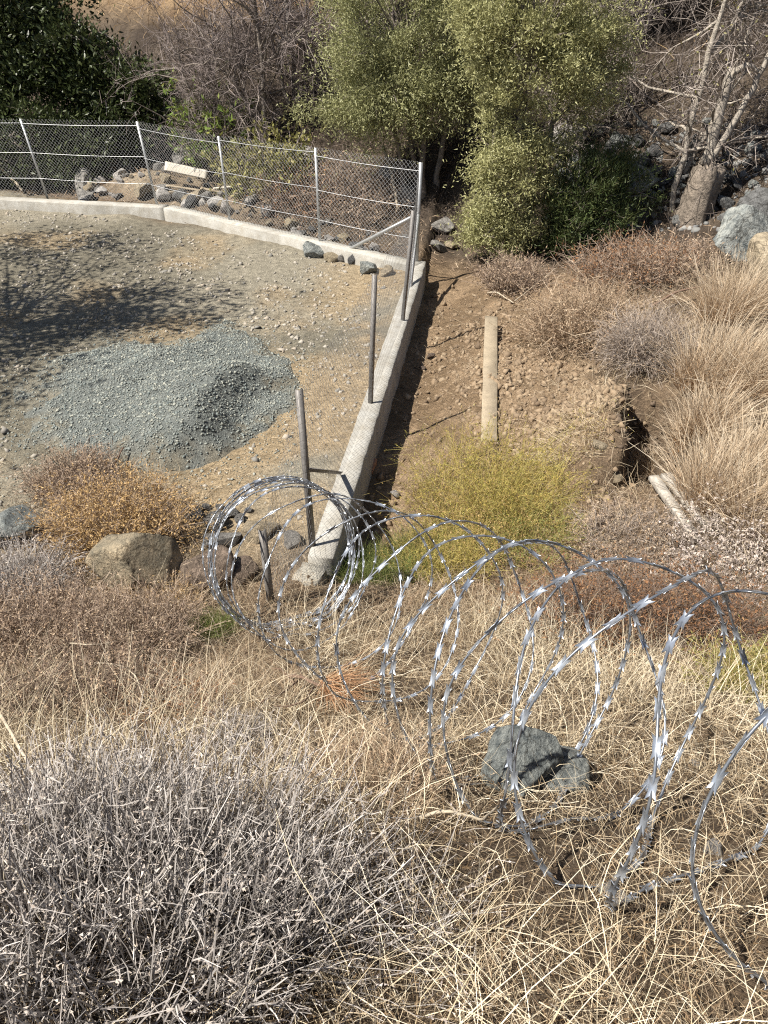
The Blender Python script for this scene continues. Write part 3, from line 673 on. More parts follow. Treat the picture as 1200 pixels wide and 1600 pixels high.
def stick(name, pts, r0, r1, m, label, cat='branch', sides=6, parent=None):
    pts = np.array(pts, float); k = len(pts); tt = np.linspace(0, k - 1, (k - 1) * 4 + 1)
    q = np.stack([np.interp(tt, np.arange(k), pts[:, j]) for j in range(3)], -1)
    q[1:-1] = (q[:-2] + 2 * q[1:-1] + q[2:]) / 4; q[1:-1] += np.random.default_rng(k * 7).normal(size=q[1:-1].shape) * r0 * .15
    V, F = tube(q[None], r0, r1, sides); e = len(V)
    me = mesh(name, V, F, np.array([tuple(range(sides - 1, -1, -1)), tuple(range(e - sides, e))]), smooth=False)
    if parent is not None: return child_of(parent, name, me, m)
    me.transform(Matrix.Translation(Vector(-pts[0]))); return tag(obj(name, me, m, loc=pts[0]), label, cat)
def hat(px, py, h=0.0): return at(px, py) + np.array([0, 0, h])
def heapat(px, py, dz):
    p = at(px, py); p[2] += max(0, float(heap(p[0], p[1])[0])) + dz; return p
stick('dead_branch', [heapat(158, 742, .02), heapat(178, 738, .05), heapat(198, 722, .12)], .014, .008, M['dead_stick'], 'dark dead stick at the near edge of the gravel heap')
stick('dead_branch', [hat(762, 462, .05), hat(775, 466, .1), hat(788, 470, .06), hat(802, 478, .05)], .016, .008, M['pale_stick'], 'bent whitish twig on the soil above the long plank')
stick('dead_branch', [hat(804, 474, .04), hat(835, 455, .1), hat(868, 432, .15)], .012, .006, M['pale_stick'], 'thin twig leading from the bent white twig to the dry bush')
stick('dead_branch', [hat(655, 1292, .05), hat(690, 1285, .07), hat(730, 1290, .06), hat(752, 1296, .05), hat(775, 1280, .08)], .007, .004, M['pale_stick'], 'pale rooty stick lying in the straw below the small brown bush')
stick('dead_branch', [hat(15, 1150, .2), hat(40, 1195, .22), hat(70, 1250, .2), hat(85, 1290, .15)], .008, .005, M['pale_stick'], 'yellowish broken stem leaning at the left edge over the grey bush')
stick('dead_branch', [hat(120, 1035, .18), hat(150, 1045, .22), hat(175, 1040, .2), hat(205, 1022, .16)], .006, .003, M['pale_stick'], 'curved bare twig on top of the brown brush at left')
stick('dead_branch', [hat(150, 1062, .15), hat(195, 1070, .18), hat(222, 1088, .18), hat(232, 1120, .14), hat(215, 1150, .08)], .006, .003, M['pale_stick'], 'hooked pale twig hanging over the brown brush at left')
stick('dead_branch', [hat(0, 1125, .2), hat(35, 1108, .24), hat(62, 1085, .2), hat(70, 1060, .15)], .006, .003, M['pale_stick'], 'forked pale twig at the left edge in the brown brush')
stick('dead_branch', [hat(598, 300, .9), hat(612, 320, .6), hat(622, 345, .2)], .035, .025, M['pale_stick'], 'leaning dead stick behind the fence near the corner brace')
stick('dead_branch', [hat(2, 296, .6), hat(22, 298, .3), hat(36, 302, .05)], .04, .025, M['pale_stick'], 'pale branch behind the fence at the left edge')
stick('dead_branch', [hat(116, 298, .05), hat(124, 290, .6), hat(134, 280, 1.3)], .06, .045, M['bark'], 'grey pole leaning behind the fence between the two left posts')
stick('dead_branch', [hat(112, 296, .5), hat(130, 292, .62), hat(142, 288, .78)], .03, .025, M['pale_stick'], 'pale stick lying on the brownish block behind the fence')
stick('dead_branch', [hat(20, 292, .5), hat(60, 285, .8), hat(95, 275, 1.2)], .03, .02, M['bark'], 'grey slanting branch behind the far left fence')
stick('dead_branch', [hat(1018, 590, .05), hat(1060, 578, .12), hat(1100, 568, .14)], .012, .006, M['dead_stick'], 'thin dark stick in the straw between the tussocks')
stick('dead_branch', [hat(1015, 490, .1), hat(1050, 478, .2), hat(1090, 470, .2)], .02, .012, M['dead_stick'], 'dark stick below the uppermost tussock')

# ------------------------------------------------------------------ loose dry grass
def grass(name, P, emin, emax, l0, l1, w0, w1, nseg, kink, grav, m, label, lean=(0, 0, 0), pw=1.0):
    n = len(P); d = fan(n, emin, emax) + np.array(lean); Ln = l0 + (l1 - l0) * RNG.random(n) ** pw
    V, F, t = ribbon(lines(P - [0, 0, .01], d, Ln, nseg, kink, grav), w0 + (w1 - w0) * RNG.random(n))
    return tag(obj(name, mesh(name, V, F, t=t), m), label, 'grass', kind='stuff')
def wbank(x, y):
    left = 1 - ss(-.9, -.3, x + .35 * fbm(x, y, 1.2, 2, 41) + .12 * (y - 3.5)); mid = ss(2.6, 3.2, y + .3 * fbm(x, y, 1.5, 2, 42))
    d = x - (xl(y) + .25)
    onk = (np.abs(x - (-.76 + .38 * (y - 4.65))) < .16) * (y > 4.15)
    return np.clip((1 - left * mid * .85), .05, 1) * (1 - ss(4.5, 5.0, y)) * (.35 + .65 * ss(-.3, .15, fbm(x, y, 2.3, 3, 43))) * (1 - onk)
P = scatter(118000, -2.7, 3.3, .2, 5.0, wbank)
grass('dry_grass', P, 3, 65, .03, .20, .0011, .0027, 2, .5, .4, M['straw'], 'matted golden dry grass covering the near bank', pw=1.4)
P = scatter(5500, -2.2, 3.0, .2, 4.6, lambda x, y: wbank(x, y) * ss(-.1, .3, fbm(x, y, 1.7, 2, 45)))
grass('standing_straw', P, 40, 88, .22, .52, .0015, .0032, 4, .12, .25, M['straw_pale'], 'taller pale straw stalks standing out of the matted grass')
P = scatter(2600, -1.0, 2.6, .2, 3.6, wbank)
grass('fallen_straw', P + [0, 0, .05], 0, 35, .12, .36, .0014, .0028, 5, .2, .25, M['straw_pale'], 'long pale straw stalks lying across the bank')
P = scatter(11000, -1.6, 3.0, .2, 4.9, lambda x, y: ss(-.05, .3, fbm(x, y, 1.3, 3, 47)) * (.3 + .7 * wbank(x, y)))
grass('grey_brown_litter', P, 0, 60, .04, .2, .0014, .003, 2, .4, .3, M['litter_brown'], 'greyish brown broken stems mixed into the straw')
P = scatter(42000, -2.2, 3.0, .2, 4.9, wbank); P[:, 2] += .10 * RNG.random(len(P)) ** 1.6
V, F = flecks(P, rdir(len(P)) * np.array([1, 1, .5]), .008 + .022 * RNG.random(len(P)), .0025 + .003 * RNG.random(len(P)))
tag(obj('straw_chaff', mesh('straw_chaff', V, F), M['straw']), 'broken chaff and dry leaf scraps caught in the matted grass', 'chaff', kind='stuff')
def wleft(x, y):
    return np.clip(1 - wbank(x, y) * 1.1, 0, 1) * (1 - ss(5.0, 5.6, y)) * (1 - ss(-.6, -.2, x + .15 * (y - 3.5)))
P = scatter(15000, -4.2, -.2, 2.2, 5.7, wleft)
grass('brown_dry_brush', P, 5, 75, .06, .26, .0013, .0030, 2, .35, .2, M['litter_brown'], 'fine pinkish brown dry brush on the left of the bank')
def wys(x, y):
    d = x - (xl(y) + .25)
    tn = ss(-2.6, -.6, d) * ss(-.18, .25, fbm(x, y, 1.0, 3, 6)) + .8 * ss(.05, .4, fbm(x, y, .7, 3, 8))
    return tn * (1 - ss(-.34, -.27, d)) * (1 - ss(-1.35, -1.2, hill_s(x, y))) * (heap(x, y)[1] > 1.08)
P = scatter(9000, -7, .6, 5, 16, wys)
grass('yard_straw', P + [0, 0, .012], -2, 14, .06, .2, .002, .005, 2, .12, .05, M['straw'], 'thin dry straw scattered over the yard')
P = scatter(6000, -5.5, -.9, 4.9, 7.0, lambda x, y: 1 - ss(-2.0, -1.0, x + .3 * y - 1.4))
grass('yard_edge_straw', P, 5, 50, .06, .24, .0016, .004, 3, .25, .2, M['straw'], 'dry straw at the near left edge of the yard')
def wrs(x, y):
    d = x - (xl(y) + .25)
    return ss(2.0, 3.0, d + .6 * fbm(x, y, .8, 2, 51)) * (1 - ss(-.3, .5, hill_s(x, y)))
P = scatter(17000, 1.2, 8.5, 4.4, 13, wrs)
grass('slope_dry_grass', P, 10, 75, .1, .4, .002, .0055, 2, .22, .3, M['straw'], 'dry grass on the slope right of the dug soil')
P = scatter(5000, .1, 3.0, 4.6, 12, lambda x, y: .3 + .7 * ss(0, .3, fbm(x, y, 1.6, 2, 53)) * (x > xl(y) + .32))
P = P[P[:, 0] > xl(P[:, 1]) + .3]
grass('soil_straw', P + [0, 0, .01], -2, 30, .06, .22, .0018, .004, 2, .2, .15, M['straw'], 'sparse dry straw on the dug soil')
P = scatter(6500, .1, 4.2, 4.2, 6.4, lambda x, y: ss(.3, .6, x - xl(y)) * (.3 + .7 * ss(-.1, .2, fbm(x, y, 1.9, 2, 54))))
grass('hollow_brush', P, 8, 70, .08, .3, .0016, .004, 3, .3, .2, M['litter_brown'], 'tangled grey brown dry brush beyond the razor wire')
P = scatter(12000, -22, 16, 16, 44, lambda x, y: ss(4.5, 8, hill_s(x, y)) * np.clip(18 / y, 0, 1) ** 2 * (1 - .9 * ss(-2, 1, x)))
grass('hillside_dry_grass', P, 15, 80, .2, .6, .01, .024, 2, .2, .3, M['hill_grass'], 'orange brown dry grass on the hillside beyond the trees')
P = scatter(9000, -8, 9, 12, 20, lambda x, y: ss(-.9, -.1, hill_s(x, y)) * (1 - ss(3.5, 5, hill_s(x, y))))
grass('leaf_litter', P + [0, 0, .01], -5, 35, .06, .2, .006, .016, 2, .3, .1, M['brown_bits'], 'brown leaf and twig litter under the trees')
P = scatter(11000, 1.0, 12, 13.5, 25, lambda x, y: ss(.6, 1.6, hill_s(x, y)) * (1 - ss(8, 10, hill_s(x, y))))
grass('hillside_scrub', P, 10, 85, .15, .5, .007, .018, 2, .35, .1, M['scrub_dark'], 'low grey brown scrub covering the hillside behind the scree')
P = scatter(6000, -8, 1.5, 17, 24, lambda x, y: ss(1.0, 2.2, hill_s(x, y)) * (1 - ss(5, 7, hill_s(x, y))))
grass('hillside_scrub', P, 10, 85, .15, .5, .007, .018, 2, .35, .1, M['scrub_dark'], 'low purplish scrub on the hillside behind the fence')
P = scatter(12000, -4.0, -.3, 2.4, 5.3, wleft)
grass('brush_straw', P, 5, 75, .06, .26, .0013, .0028, 3, .3, .2, M['straw'], 'golden straw growing through the brown brush at left')
# fresh green grass at the strip's near end and left of the coil
def patch(cx, cy, r, n): 
    a = RNG.random(n) * 6.283; q = r * np.sqrt(RNG.random(n)); x = cx + q * np.cos(a); y = cy + q * np.sin(a); return np.stack([x, y, H(x, y)], -1)
p = at(590, 900); P = np.concatenate([patch(p[0], p[1], .42, 3800), patch(p[0] + .35, p[1] + .25, .4, 2600)]); P = P[P[:, 0] > xl(P[:, 1]) + .27]
grass('green_grass', P, 35, 85, .1, .3, .0018, .004, 3, .2, .3, M['grass_green'], 'fresh green grass right of the near end of the long strip')
p = at(333, 985); grass('green_grass', patch(p[0], p[1], .16, 1300), 40, 85, .08, .22, .0016, .0035, 3, .2, .3, M['grass_green'], 'small green grass tuft left of the razor wire')

# ------------------------------------------------------------------ shrubs and tussocks
def shrub(name, base, rad, hgt, label, stem_m, bit_m, n=700, nt=3, nb=0, sw=.003, tw=.002, bl=.02, bw=.008, emin=15, emax=88, kink=.14, grav=.1, lean=(0, 0, 0), cat='shrub', group=None, nseg=4, tl=.3, root=.3, tk=.25, seed=None, bits_at='twigs', lmin=.6, outw=.5):
    rng = np.random.default_rng(seed if seed is not None else int(abs(base[0] * 1000) + abs(base[1] * 731)) % 99991)
    o = empty(name, base, label, cat, group); base = np.array(base)
    a = rng.random(n) * 6.283; q = root * rad * np.sqrt(rng.random(n))
    P = base + np.stack([q * np.cos(a), q * np.sin(a), np.zeros(n)], -1); P[:, 2] = H(P[:, 0], P[:, 1]) - .01
    d = fan(n, emin, emax, rng); d = nrm(d + outw * np.stack([np.cos(a), np.sin(a), np.zeros(n)], -1) * (q / (root * rad + 1e-6))[:, None] + np.array(lean))
    ln = 1 / np.sqrt((d[:, 0] ** 2 + d[:, 1] ** 2) / rad ** 2 + d[:, 2] ** 2 / hgt ** 2) * (lmin + (1.12 - lmin) * rng.random(n))
    nseg = nseg if base[1] < 3 else min(nseg, 3); Ls = lines(P, d, ln, nseg, kink, grav, rng)
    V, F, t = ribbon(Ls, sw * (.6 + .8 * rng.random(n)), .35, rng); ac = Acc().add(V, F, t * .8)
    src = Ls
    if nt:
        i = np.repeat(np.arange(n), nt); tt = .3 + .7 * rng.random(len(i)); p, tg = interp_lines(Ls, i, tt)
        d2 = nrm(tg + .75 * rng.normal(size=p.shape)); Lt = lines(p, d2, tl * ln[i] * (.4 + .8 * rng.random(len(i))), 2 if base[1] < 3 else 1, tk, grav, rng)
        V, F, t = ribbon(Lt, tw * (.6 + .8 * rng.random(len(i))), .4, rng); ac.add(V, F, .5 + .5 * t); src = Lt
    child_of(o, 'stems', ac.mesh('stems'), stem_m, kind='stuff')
    if nb:
        i = rng.integers(0, len(src), nb); p, tg = interp_lines(src, i, (.25 + .75 * rng.random(nb)) if bits_at == 'twigs' else .5 + .5 * rng.random(nb))
        V, F = (leaves if bw > .03 else flecks)(p, tg + .8 * rng.normal(size=p.shape), bl * (.5 + rng.random(nb)), bw * (.6 + rng.random(nb)), rng)
        child_of(o, 'leaves', mesh('leaves', V, F), bit_m, kind='stuff')
    return o
# big grey dome in the near left corner
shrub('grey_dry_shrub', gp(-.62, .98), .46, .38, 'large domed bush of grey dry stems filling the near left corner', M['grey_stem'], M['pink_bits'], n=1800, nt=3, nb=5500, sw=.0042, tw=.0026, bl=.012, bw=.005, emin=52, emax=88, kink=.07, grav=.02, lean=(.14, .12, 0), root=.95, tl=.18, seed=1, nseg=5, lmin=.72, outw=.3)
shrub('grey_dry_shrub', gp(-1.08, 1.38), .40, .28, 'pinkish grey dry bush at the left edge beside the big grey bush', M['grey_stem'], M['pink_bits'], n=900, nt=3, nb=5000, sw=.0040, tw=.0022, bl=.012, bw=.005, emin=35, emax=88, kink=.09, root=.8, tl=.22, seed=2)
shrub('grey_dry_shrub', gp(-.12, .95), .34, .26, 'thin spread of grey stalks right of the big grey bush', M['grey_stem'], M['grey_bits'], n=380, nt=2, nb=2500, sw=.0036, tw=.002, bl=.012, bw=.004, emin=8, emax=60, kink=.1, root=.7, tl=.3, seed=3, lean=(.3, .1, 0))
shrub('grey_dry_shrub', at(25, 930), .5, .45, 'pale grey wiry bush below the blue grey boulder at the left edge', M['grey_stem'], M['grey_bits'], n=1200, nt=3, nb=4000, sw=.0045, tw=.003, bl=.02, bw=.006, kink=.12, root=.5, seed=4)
shrub('brown_dry_shrub', at(70, 1000), .5, .42, 'brown twiggy bush at the left edge below the pale grey wiry bush', M['brown_stem'], M['brown_bits'], n=1200, nt=4, nb=9000, sw=.004, tw=.0025, bl=.02, bw=.007, kink=.2, root=.7, seed=5)
shrub('brown_dry_shrub', at(215, 1005), .42, .4, 'golden brown wiry bush below the lichened boulder', M['brown_stem'], M['litter_brown'], n=1200, nt=4, nb=8000, sw=.0035, tw=.0025, bl=.018, bw=.006, kink=.2, root=.7, seed=6)
shrub('brown_dry_shrub', at(120, 1110), .45, .3, 'dark reddish brown brush just above the big grey bush', M['dark_stem'], M['brown_bits'], n=1000, nt=4, nb=7000, sw=.0035, tw=.0022, bl=.02, bw=.007, emin=5, emax=70, kink=.22, root=.8, seed=7)
shrub('brown_dry_shrub', at(265, 1120), .3, .18, 'small dark red brush hollow left of the dead root clump', M['brown_stem'], M['red_bits'], n=600, nt=3, nb=3500, sw=.003, tw=.002, bl=.018, bw=.006, emin=5, emax=70, kink=.22, root=.8, seed=8)
shrub('dry_shrub', at(120, 760), .5, .3, 'purplish brown dry bush left of the orange bush', M['brown_stem'], M['brown_bits'], n=1000, nt=4, nb=7000, sw=.005, tw=.003, bl=.02, bw=.008, kink=.2, root=.7, seed=9)
shrub('orange_dry_shrub', at(190, 845), .66, .54, 'rounded orange dry bush above the lichened boulder', M['brown_stem'], M['orange_bits'], n=1500, nt=5, nb=38000, sw=.004, tw=.0025, bl=.022, bw=.008, kink=.15, root=.6, tl=.25, seed=10)
shrub('dry_shrub', at(245, 950), .4, .2, 'golden brown low bush in front of the lichened boulder', M['litter_brown'], M['orange_bits'], n=700, nt=3, nb=4000, sw=.003, tw=.002, bl=.016, bw=.005, kink=.2, root=.8, seed=11)
shrub('dry_shrub', at(590, 1225), .27, .2, 'small rounded brown bush between the dead roots and the boulder', M['litter_brown'], M['brown_bits'], n=900, nt=4, nb=6000, sw=.0025, tw=.0018, bl=.012, bw=.004, kink=.2, root=.7, seed=12)
shrub('dry_shrub', at(370, 1150), .2, .12, 'little grey wiry cushion left of the dead root clump', M['grey_stem'], M['grey_bits'], n=500, nt=3, nb=1500, sw=.0025, tw=.0018, bl=.01, bw=.004, kink=.25, root=.7, seed=13)
shrub('weed_bush', at(745, 775), .66, .62, 'yellow green feathery weed at the foot of the long plank', M['weed_stem'], M['weed_bits'], n=650, nt=6, nb=7000, sw=.004, tw=.0026, bl=.026, bw=.007, kink=.14, grav=.05, root=.9, tl=.32, emin=35, seed=14, lmin=.3)
shrub('weed_bush', at(815, 795), .42, .42, 'yellowish weed right of the feathery weed by the plank', M['weed_stem'], M['weed_bits'], n=700, nt=4, nb=7000, sw=.0035, tw=.0026, bl=.02, bw=.006, kink=.14, root=.9, tl=.3, seed=15)
shrub('weed_bush', at(730, 835), .5, .3, 'orange tinged weed in front of the feathery weed', M['weed_stem'], M['orange_bits'], n=700, nt=4, nb=6000, sw=.0035, tw=.0026, bl=.018, bw=.006, kink=.16, root=.9, tl=.3, seed=114)
shrub('weed_bush', at(825, 850), .4, .28, 'green weed just above the top of the middle razor wire', M['weed_stem'], M['grass_green'], n=600, nt=4, nb=6000, sw=.0035, tw=.0026, bl=.018, bw=.006, kink=.16, root=.9, tl=.3, seed=115)
shrub('weed_bush', at(690, 880), .45, .3, 'green and orange weed behind the middle razor wire loops', M['weed_stem'], M['weed_bits'], n=900, nt=4, nb=7000, sw=.0035, tw=.0025, bl=.016, bw=.005, kink=.12, root=.75, tl=.3, seed=16)
shrub('weed_bush', at(900, 690), .4, .16, 'yellow straw tuft left of the dug pit', M['straw'], M['weed_bits'], n=900, nt=2, nb=1500, sw=.004, tw=.003, bl=.02, bw=.006, kink=.15, root=.8, emin=5, emax=50, lean=(-.3, 0, 0), seed=17)
shrub('red_dry_shrub', at(930, 985), .5, .62, 'dark reddish brown bush behind the right razor wire loops', M['dark_stem'], M['red_bits'], n=1100, nt=4, nb=12000, sw=.0035, tw=.0022, bl=.02, bw=.008, kink=.18, root=.7, seed=18)
shrub('red_dry_shrub', at(1075, 985), .5, .55, 'russet bush at the right behind the crossing razor wire', M['dark_stem'], M['red_bits'], n=900, nt=4, nb=9000, sw=.0035, tw=.0022, bl=.02, bw=.008, kink=.18, root=.7, seed=19)
shrub('green_shrub', at(1175, 1075), .3, .3, 'small yellowish green bush at the right edge behind the razor wire', M['weed_stem'], M['yellow_leaf'], n=500, nt=4, nb=6000, sw=.003, tw=.002, bl=.016, bw=.008, kink=.18, root=.7, seed=20)
shrub('pale_leaf_shrub', at(1150, 880), .55, .3, 'whitish dry leafed bush right of the bleached boards', M['grey_mid'], M['grey_bits'], n=700, nt=4, nb=6000, sw=.0035, tw=.0025, bl=.025, bw=.013, kink=.2, root=.8, seed=21)
shrub('pale_leaf_shrub', at(980, 850), .5, .22, 'low grey leafless bush left of the bleached boards', M['grey_mid'], M['brown_bits'], n=800, nt=4, nb=4000, sw=.0035, tw=.0025, bl=.02, bw=.009, kink=.25, root=.8, seed=22)
shrub('twiggy_shrub', at(905, 530), .85, .75, 'pinkish grey twiggy bush above the dug soil', M['litter_brown'], M['brown_bits'], n=1300, nt=5, nb=9000, sw=.007, tw=.005, bl=.03, bw=.012, kink=.2, root=.5, seed=23)
shrub('twiggy_shrub', at(800, 445), .6, .5, 'dark twiggy bush at the foot of the yellowish olive', M['brown_stem'], M['brown_bits'], n=700, nt=4, nb=4000, sw=.007, tw=.005, bl=.03, bw=.012, kink=.22, root=.6, seed=24)
shrub('twiggy_shrub', at(1005, 565), .5, .75, 'drooping grey dry bush beside the upper tussocks', M['grey_mid'], M['litter_brown'], n=1300, nt=3, nb=4000, sw=.006, tw=.004, bl=.025, bw=.008, kink=.08, grav=.35, emin=40, root=.5, seed=25)
shrub('twiggy_shrub', at(985, 430), .9, .5, 'dark brown brush in the shade below the stump', M['brown_stem'], M['red_bits'], n=900, nt=4, nb=6000, sw=.008, tw=.005, bl=.035, bw=.014, kink=.22, root=.8, seed=26)
shrub('twiggy_shrub', at(1060, 425), .8, .4, 'shaded brown brush between the stump and the blue grey boulder', M['brown_stem'], M['brown_bits'], n=700, nt=4, nb=4000, sw=.008, tw=.005, bl=.035, bw=.014, kink=.22, root=.8, seed=27)
for k, (px, py, rad, hg, n, lab, ln) in enumerate([
        (1140, 492, .7, .85, 1700, 'uppermost orange based tussock below the tan boulder', (.1, 0, 0)),
        (1110, 590, .75, .85, 1700, 'tussock of feathery straw right of the drooping grey bush', (.15, 0, 0)),
        (1190, 600, .75, .7, 1100, 'tussock at the right edge, middle of the slope', (.25, 0, 0)),
        (1100, 668, .5, .6, 1300, 'smaller tussock beside the dug pit', (.05, 0, 0)),
        (1120, 785, .62, .8, 1700, 'large tussock with orange base beside the bleached boards', (.15, 0, 0)),
        (1185, 730, .6, .6, 1100, 'tussock at the right edge below the middle one', (.25, 0, 0)),
        (1185, 820, .5, .6, 1200, 'lowest tussock at the right edge', (.2, 0, 0)),
        (1010, 740, .35, .35, 700, 'low straw tuft on the lip below the dug pit', (-.3, 0, 0))]):
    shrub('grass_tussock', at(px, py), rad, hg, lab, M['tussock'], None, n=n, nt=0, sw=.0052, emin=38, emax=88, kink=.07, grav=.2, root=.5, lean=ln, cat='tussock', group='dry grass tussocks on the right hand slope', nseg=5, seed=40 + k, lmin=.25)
# green shrubs behind the fence
shrub('leafy_shrub', at(335, 258), .7, 2.0, 'bright green leafy shrub rising behind the fence above the white plank', M['bare_twig'], M['bright_leaf'], n=60, nt=9, nb=2600, sw=.02, tw=.01, bl=.13, bw=.05, emin=40, kink=.15, root=.5, seed=60)
shrub('leafy_shrub', at(420, 300), 1.0, 1.25, 'yellow green leafy shrub behind the fence between third and fourth posts', M['bare_twig'], M['yellow_leaf'], n=90, nt=9, nb=4200, sw=.02, tw=.01, bl=.11, bw=.045, emin=25, kink=.15, root=.6, seed=61)
shrub('twiggy_shrub', at(470, 320), .8, .7, 'dark twiggy brush behind the fence at the fourth post', M['brown_stem'], M['red_bits'], n=350, nt=5, nb=2500, sw=.012, tw=.008, bl=.05, bw=.02, kink=.22, root=.7, seed=62)
shrub('twiggy_shrub', at(560, 325), 1.0, .8, 'brown brush behind the fence left of the corner brace', M['brown_stem'], M['brown_bits'], n=450, nt=5, nb=2500, sw=.012, tw=.008, bl=.05, bw=.02, kink=.22, root=.7, seed=63)
shrub('twiggy_shrub', at(168, 275), .5, .65, 'reddish dead brush on the rubble behind the fence', M['root'], M['red_bits'], n=220, nt=4, nb=500, sw=.014, tw=.009, bl=.05, bw=.02, kink=.2, root=.5, seed=64)

# ------------------------------------------------------------------ trees
def tree(name, base, label, trunks, crowns, nclump, per, cr, ll, lw, bark, leafm, seed, cat='tree', up=.25, limb=.3, twigs=500, group=None, r0=.09):
    rng = np.random.default_rng(seed); base = np.array(base); o = empty(name, base, label, cat, group)
    tr = Acc(); tips = []
    for (dx, dy, h, lx, ly, r) in trunks:
        k = 9; tt = np.linspace(0, 1, k)
        q = np.stack([base[0] + dx + lx * tt ** 1.3, base[1] + dy + ly * tt ** 1.3, base[2] - .15 + h * tt], -1)
        q[1:, :2] += np.cumsum(rng.normal(size=(k - 1, 2)) * .045 * h / 2.5, 0)
        V, F = tube(q[None], r, r * .35, 8); V = V + rng.normal(size=V.shape) * r * .07; tr.add(V, F); tips.append(q)
    cen = []
    while len(cen) < nclump:
        c = crowns[rng.integers(len(crowns))]; v = nrm(rng.normal(size=3)) * rng.random() ** .38; v *= 1 + .28 * math.sin(5 * v[0] + seed) * math.cos(4 * v[2] + seed * 2) + .12 * rng.normal()
        p = base + np.array(c[:3]) + v * np.array(c[3:])
        if p[2] > H(p[0], p[1]) + .12: cen.append(p)
    cen = np.array(cen); allq = np.concatenate(tips)
    nl = int(len(cen) * limb)
    for p in cen[:nl]:
        dd = np.linalg.norm(allq - p, axis=1) + 1.2 * np.maximum(0, allq[:, 2] - p[2] + .3); a = allq[np.argmin(dd)]
        tt = np.linspace(0, 1, 6)[:, None]; q = a * (1 - tt) + p * tt + np.array([0, 0, .18]) * np.sin(math.pi * tt) + rng.normal(size=(6, 3)) * .03 * np.sin(math.pi * tt)
        V, F = tube(q[None], r0 * .28, r0 * .06, 5); tr.add(V, F)
    child_of(o, 'trunk', tr.mesh('trunk', smooth=True), bark)
    if leafm:
        w_ = .35 + rng.random(len(cen)); i = rng.choice(len(cen), int(nclump * per), p=w_ / w_.sum())
        off = rng.normal(size=(len(i), 3)) * cr * np.array([1, 1, .8]) * (.55 + .9 * rng.random(len(cen)) ** 2)[i][:, None]; P = cen[i] + off
        P = P[P[:, 2] > H(P[:, 0], P[:, 1]) + .05]; off = P - (base + np.array(crowns[0][:3]))
        V, F = (flecks if lw < .02 else leaves)(P, nrm(off) * .5 + rdir(len(P), rng) * .9 + np.array([0, 0, up]), ll * (.6 + .8 * rng.random(len(P))), lw * (.6 + .8 * rng.random(len(P))), rng)
        cr_o = child_of(o, 'crown', mesh('crown', V, F), leafm, kind='stuff')
    if twigs:
        i = rng.integers(0, len(cen), twigs); V, F, t = ribbon(lines(cen[i] + rng.normal(size=(twigs, 3)) * cr * .3, rdir(twigs, rng, .2), cr * (.8 + .9 * rng.random(twigs)), 3, .2, 0, rng), .007, .4, rng)
        me = mesh('twigs', V, F, t=t); me.transform(Matrix.Translation(Vector(-base))); obj('twigs', me, bark, cr_o, kind='stuff')
    return o
def bare(name, base, label, trunks, m_trunk, m_twig, seed, n1=26, n2=7, n3=7, l1=1.2, w1=.014, cat='tree', leafm=None, nleaf=0, tmin=.15, up=.1, group=None):
    """leafless tree: trunks, then three orders of branches"""
    rng = np.random.default_rng(seed); base = np.array(base); o = empty(name, base, label, cat, group); tr = Acc(); tw = Acc(); Q = []
    for (pts, ra, rb) in trunks:
        pts = np.array(pts, float); k = 9; tt = np.linspace(0, len(pts) - 1, k)
        q = np.stack([np.interp(tt, np.arange(len(pts)), pts[:, j]) for j in range(3)], -1) + base
        q[1:-1] += rng.normal(size=(k - 2, 3)) * .03; V, F = tube(q[None], ra, rb, 8); V += rng.normal(size=V.shape) * ra * .06; tr.add(V, F); Q.append(q)
    Q = np.array(Q)
    i = rng.integers(0, len(Q), n1); p, tg = interp_lines(Q, i, tmin + (1 - tmin) * rng.random(n1))
    A = lines(p, tg * .5 + rdir(n1, rng, up), l1 * (.5 + rng.random(n1)), 5, .22, -.04, rng); V, F = tube(A, w1 * (.7 + .8 * rng.random(n1)), w1 * .3, 5); tr.add(V, F)
    i = np.repeat(np.arange(n1), n2); p, tg = interp_lines(A, i, .15 + .85 * rng.random(len(i)))
    B = lines(p, tg * .6 + rdir(len(i), rng, up), l1 * .5 * (.4 + rng.random(len(i))), 3, .3, -.03, rng); V, F = tube(B, w1 * .38, w1 * .15, 3); tw.add(V, F)
    i = np.repeat(np.arange(len(B)), n3); p, tg = interp_lines(B, i, .1 + .9 * rng.random(len(i)))
    C = lines(p, tg * .6 + rdir(len(i), rng, up * .5), l1 * .28 * (.4 + rng.random(len(i))), 2, .3, 0, rng); V, F, t = ribbon(C, w1 * .42, .4, rng); tw.add(V, F, t)
    child_of(o, 'trunk', tr.mesh('trunk', smooth=True), m_trunk); child_of(o, 'twigs', tw.mesh('twigs'), m_twig, kind='stuff')
    if nleaf:
        i = rng.integers(0, len(C), nleaf); p, tg = interp_lines(C, i, rng.random(nleaf)); V, F = leaves(p, tg + rdir(nleaf, rng), .06, .03, rng)
        child_of(o, 'leaves', mesh('leaves', V, F), leafm, kind='stuff')
    return o
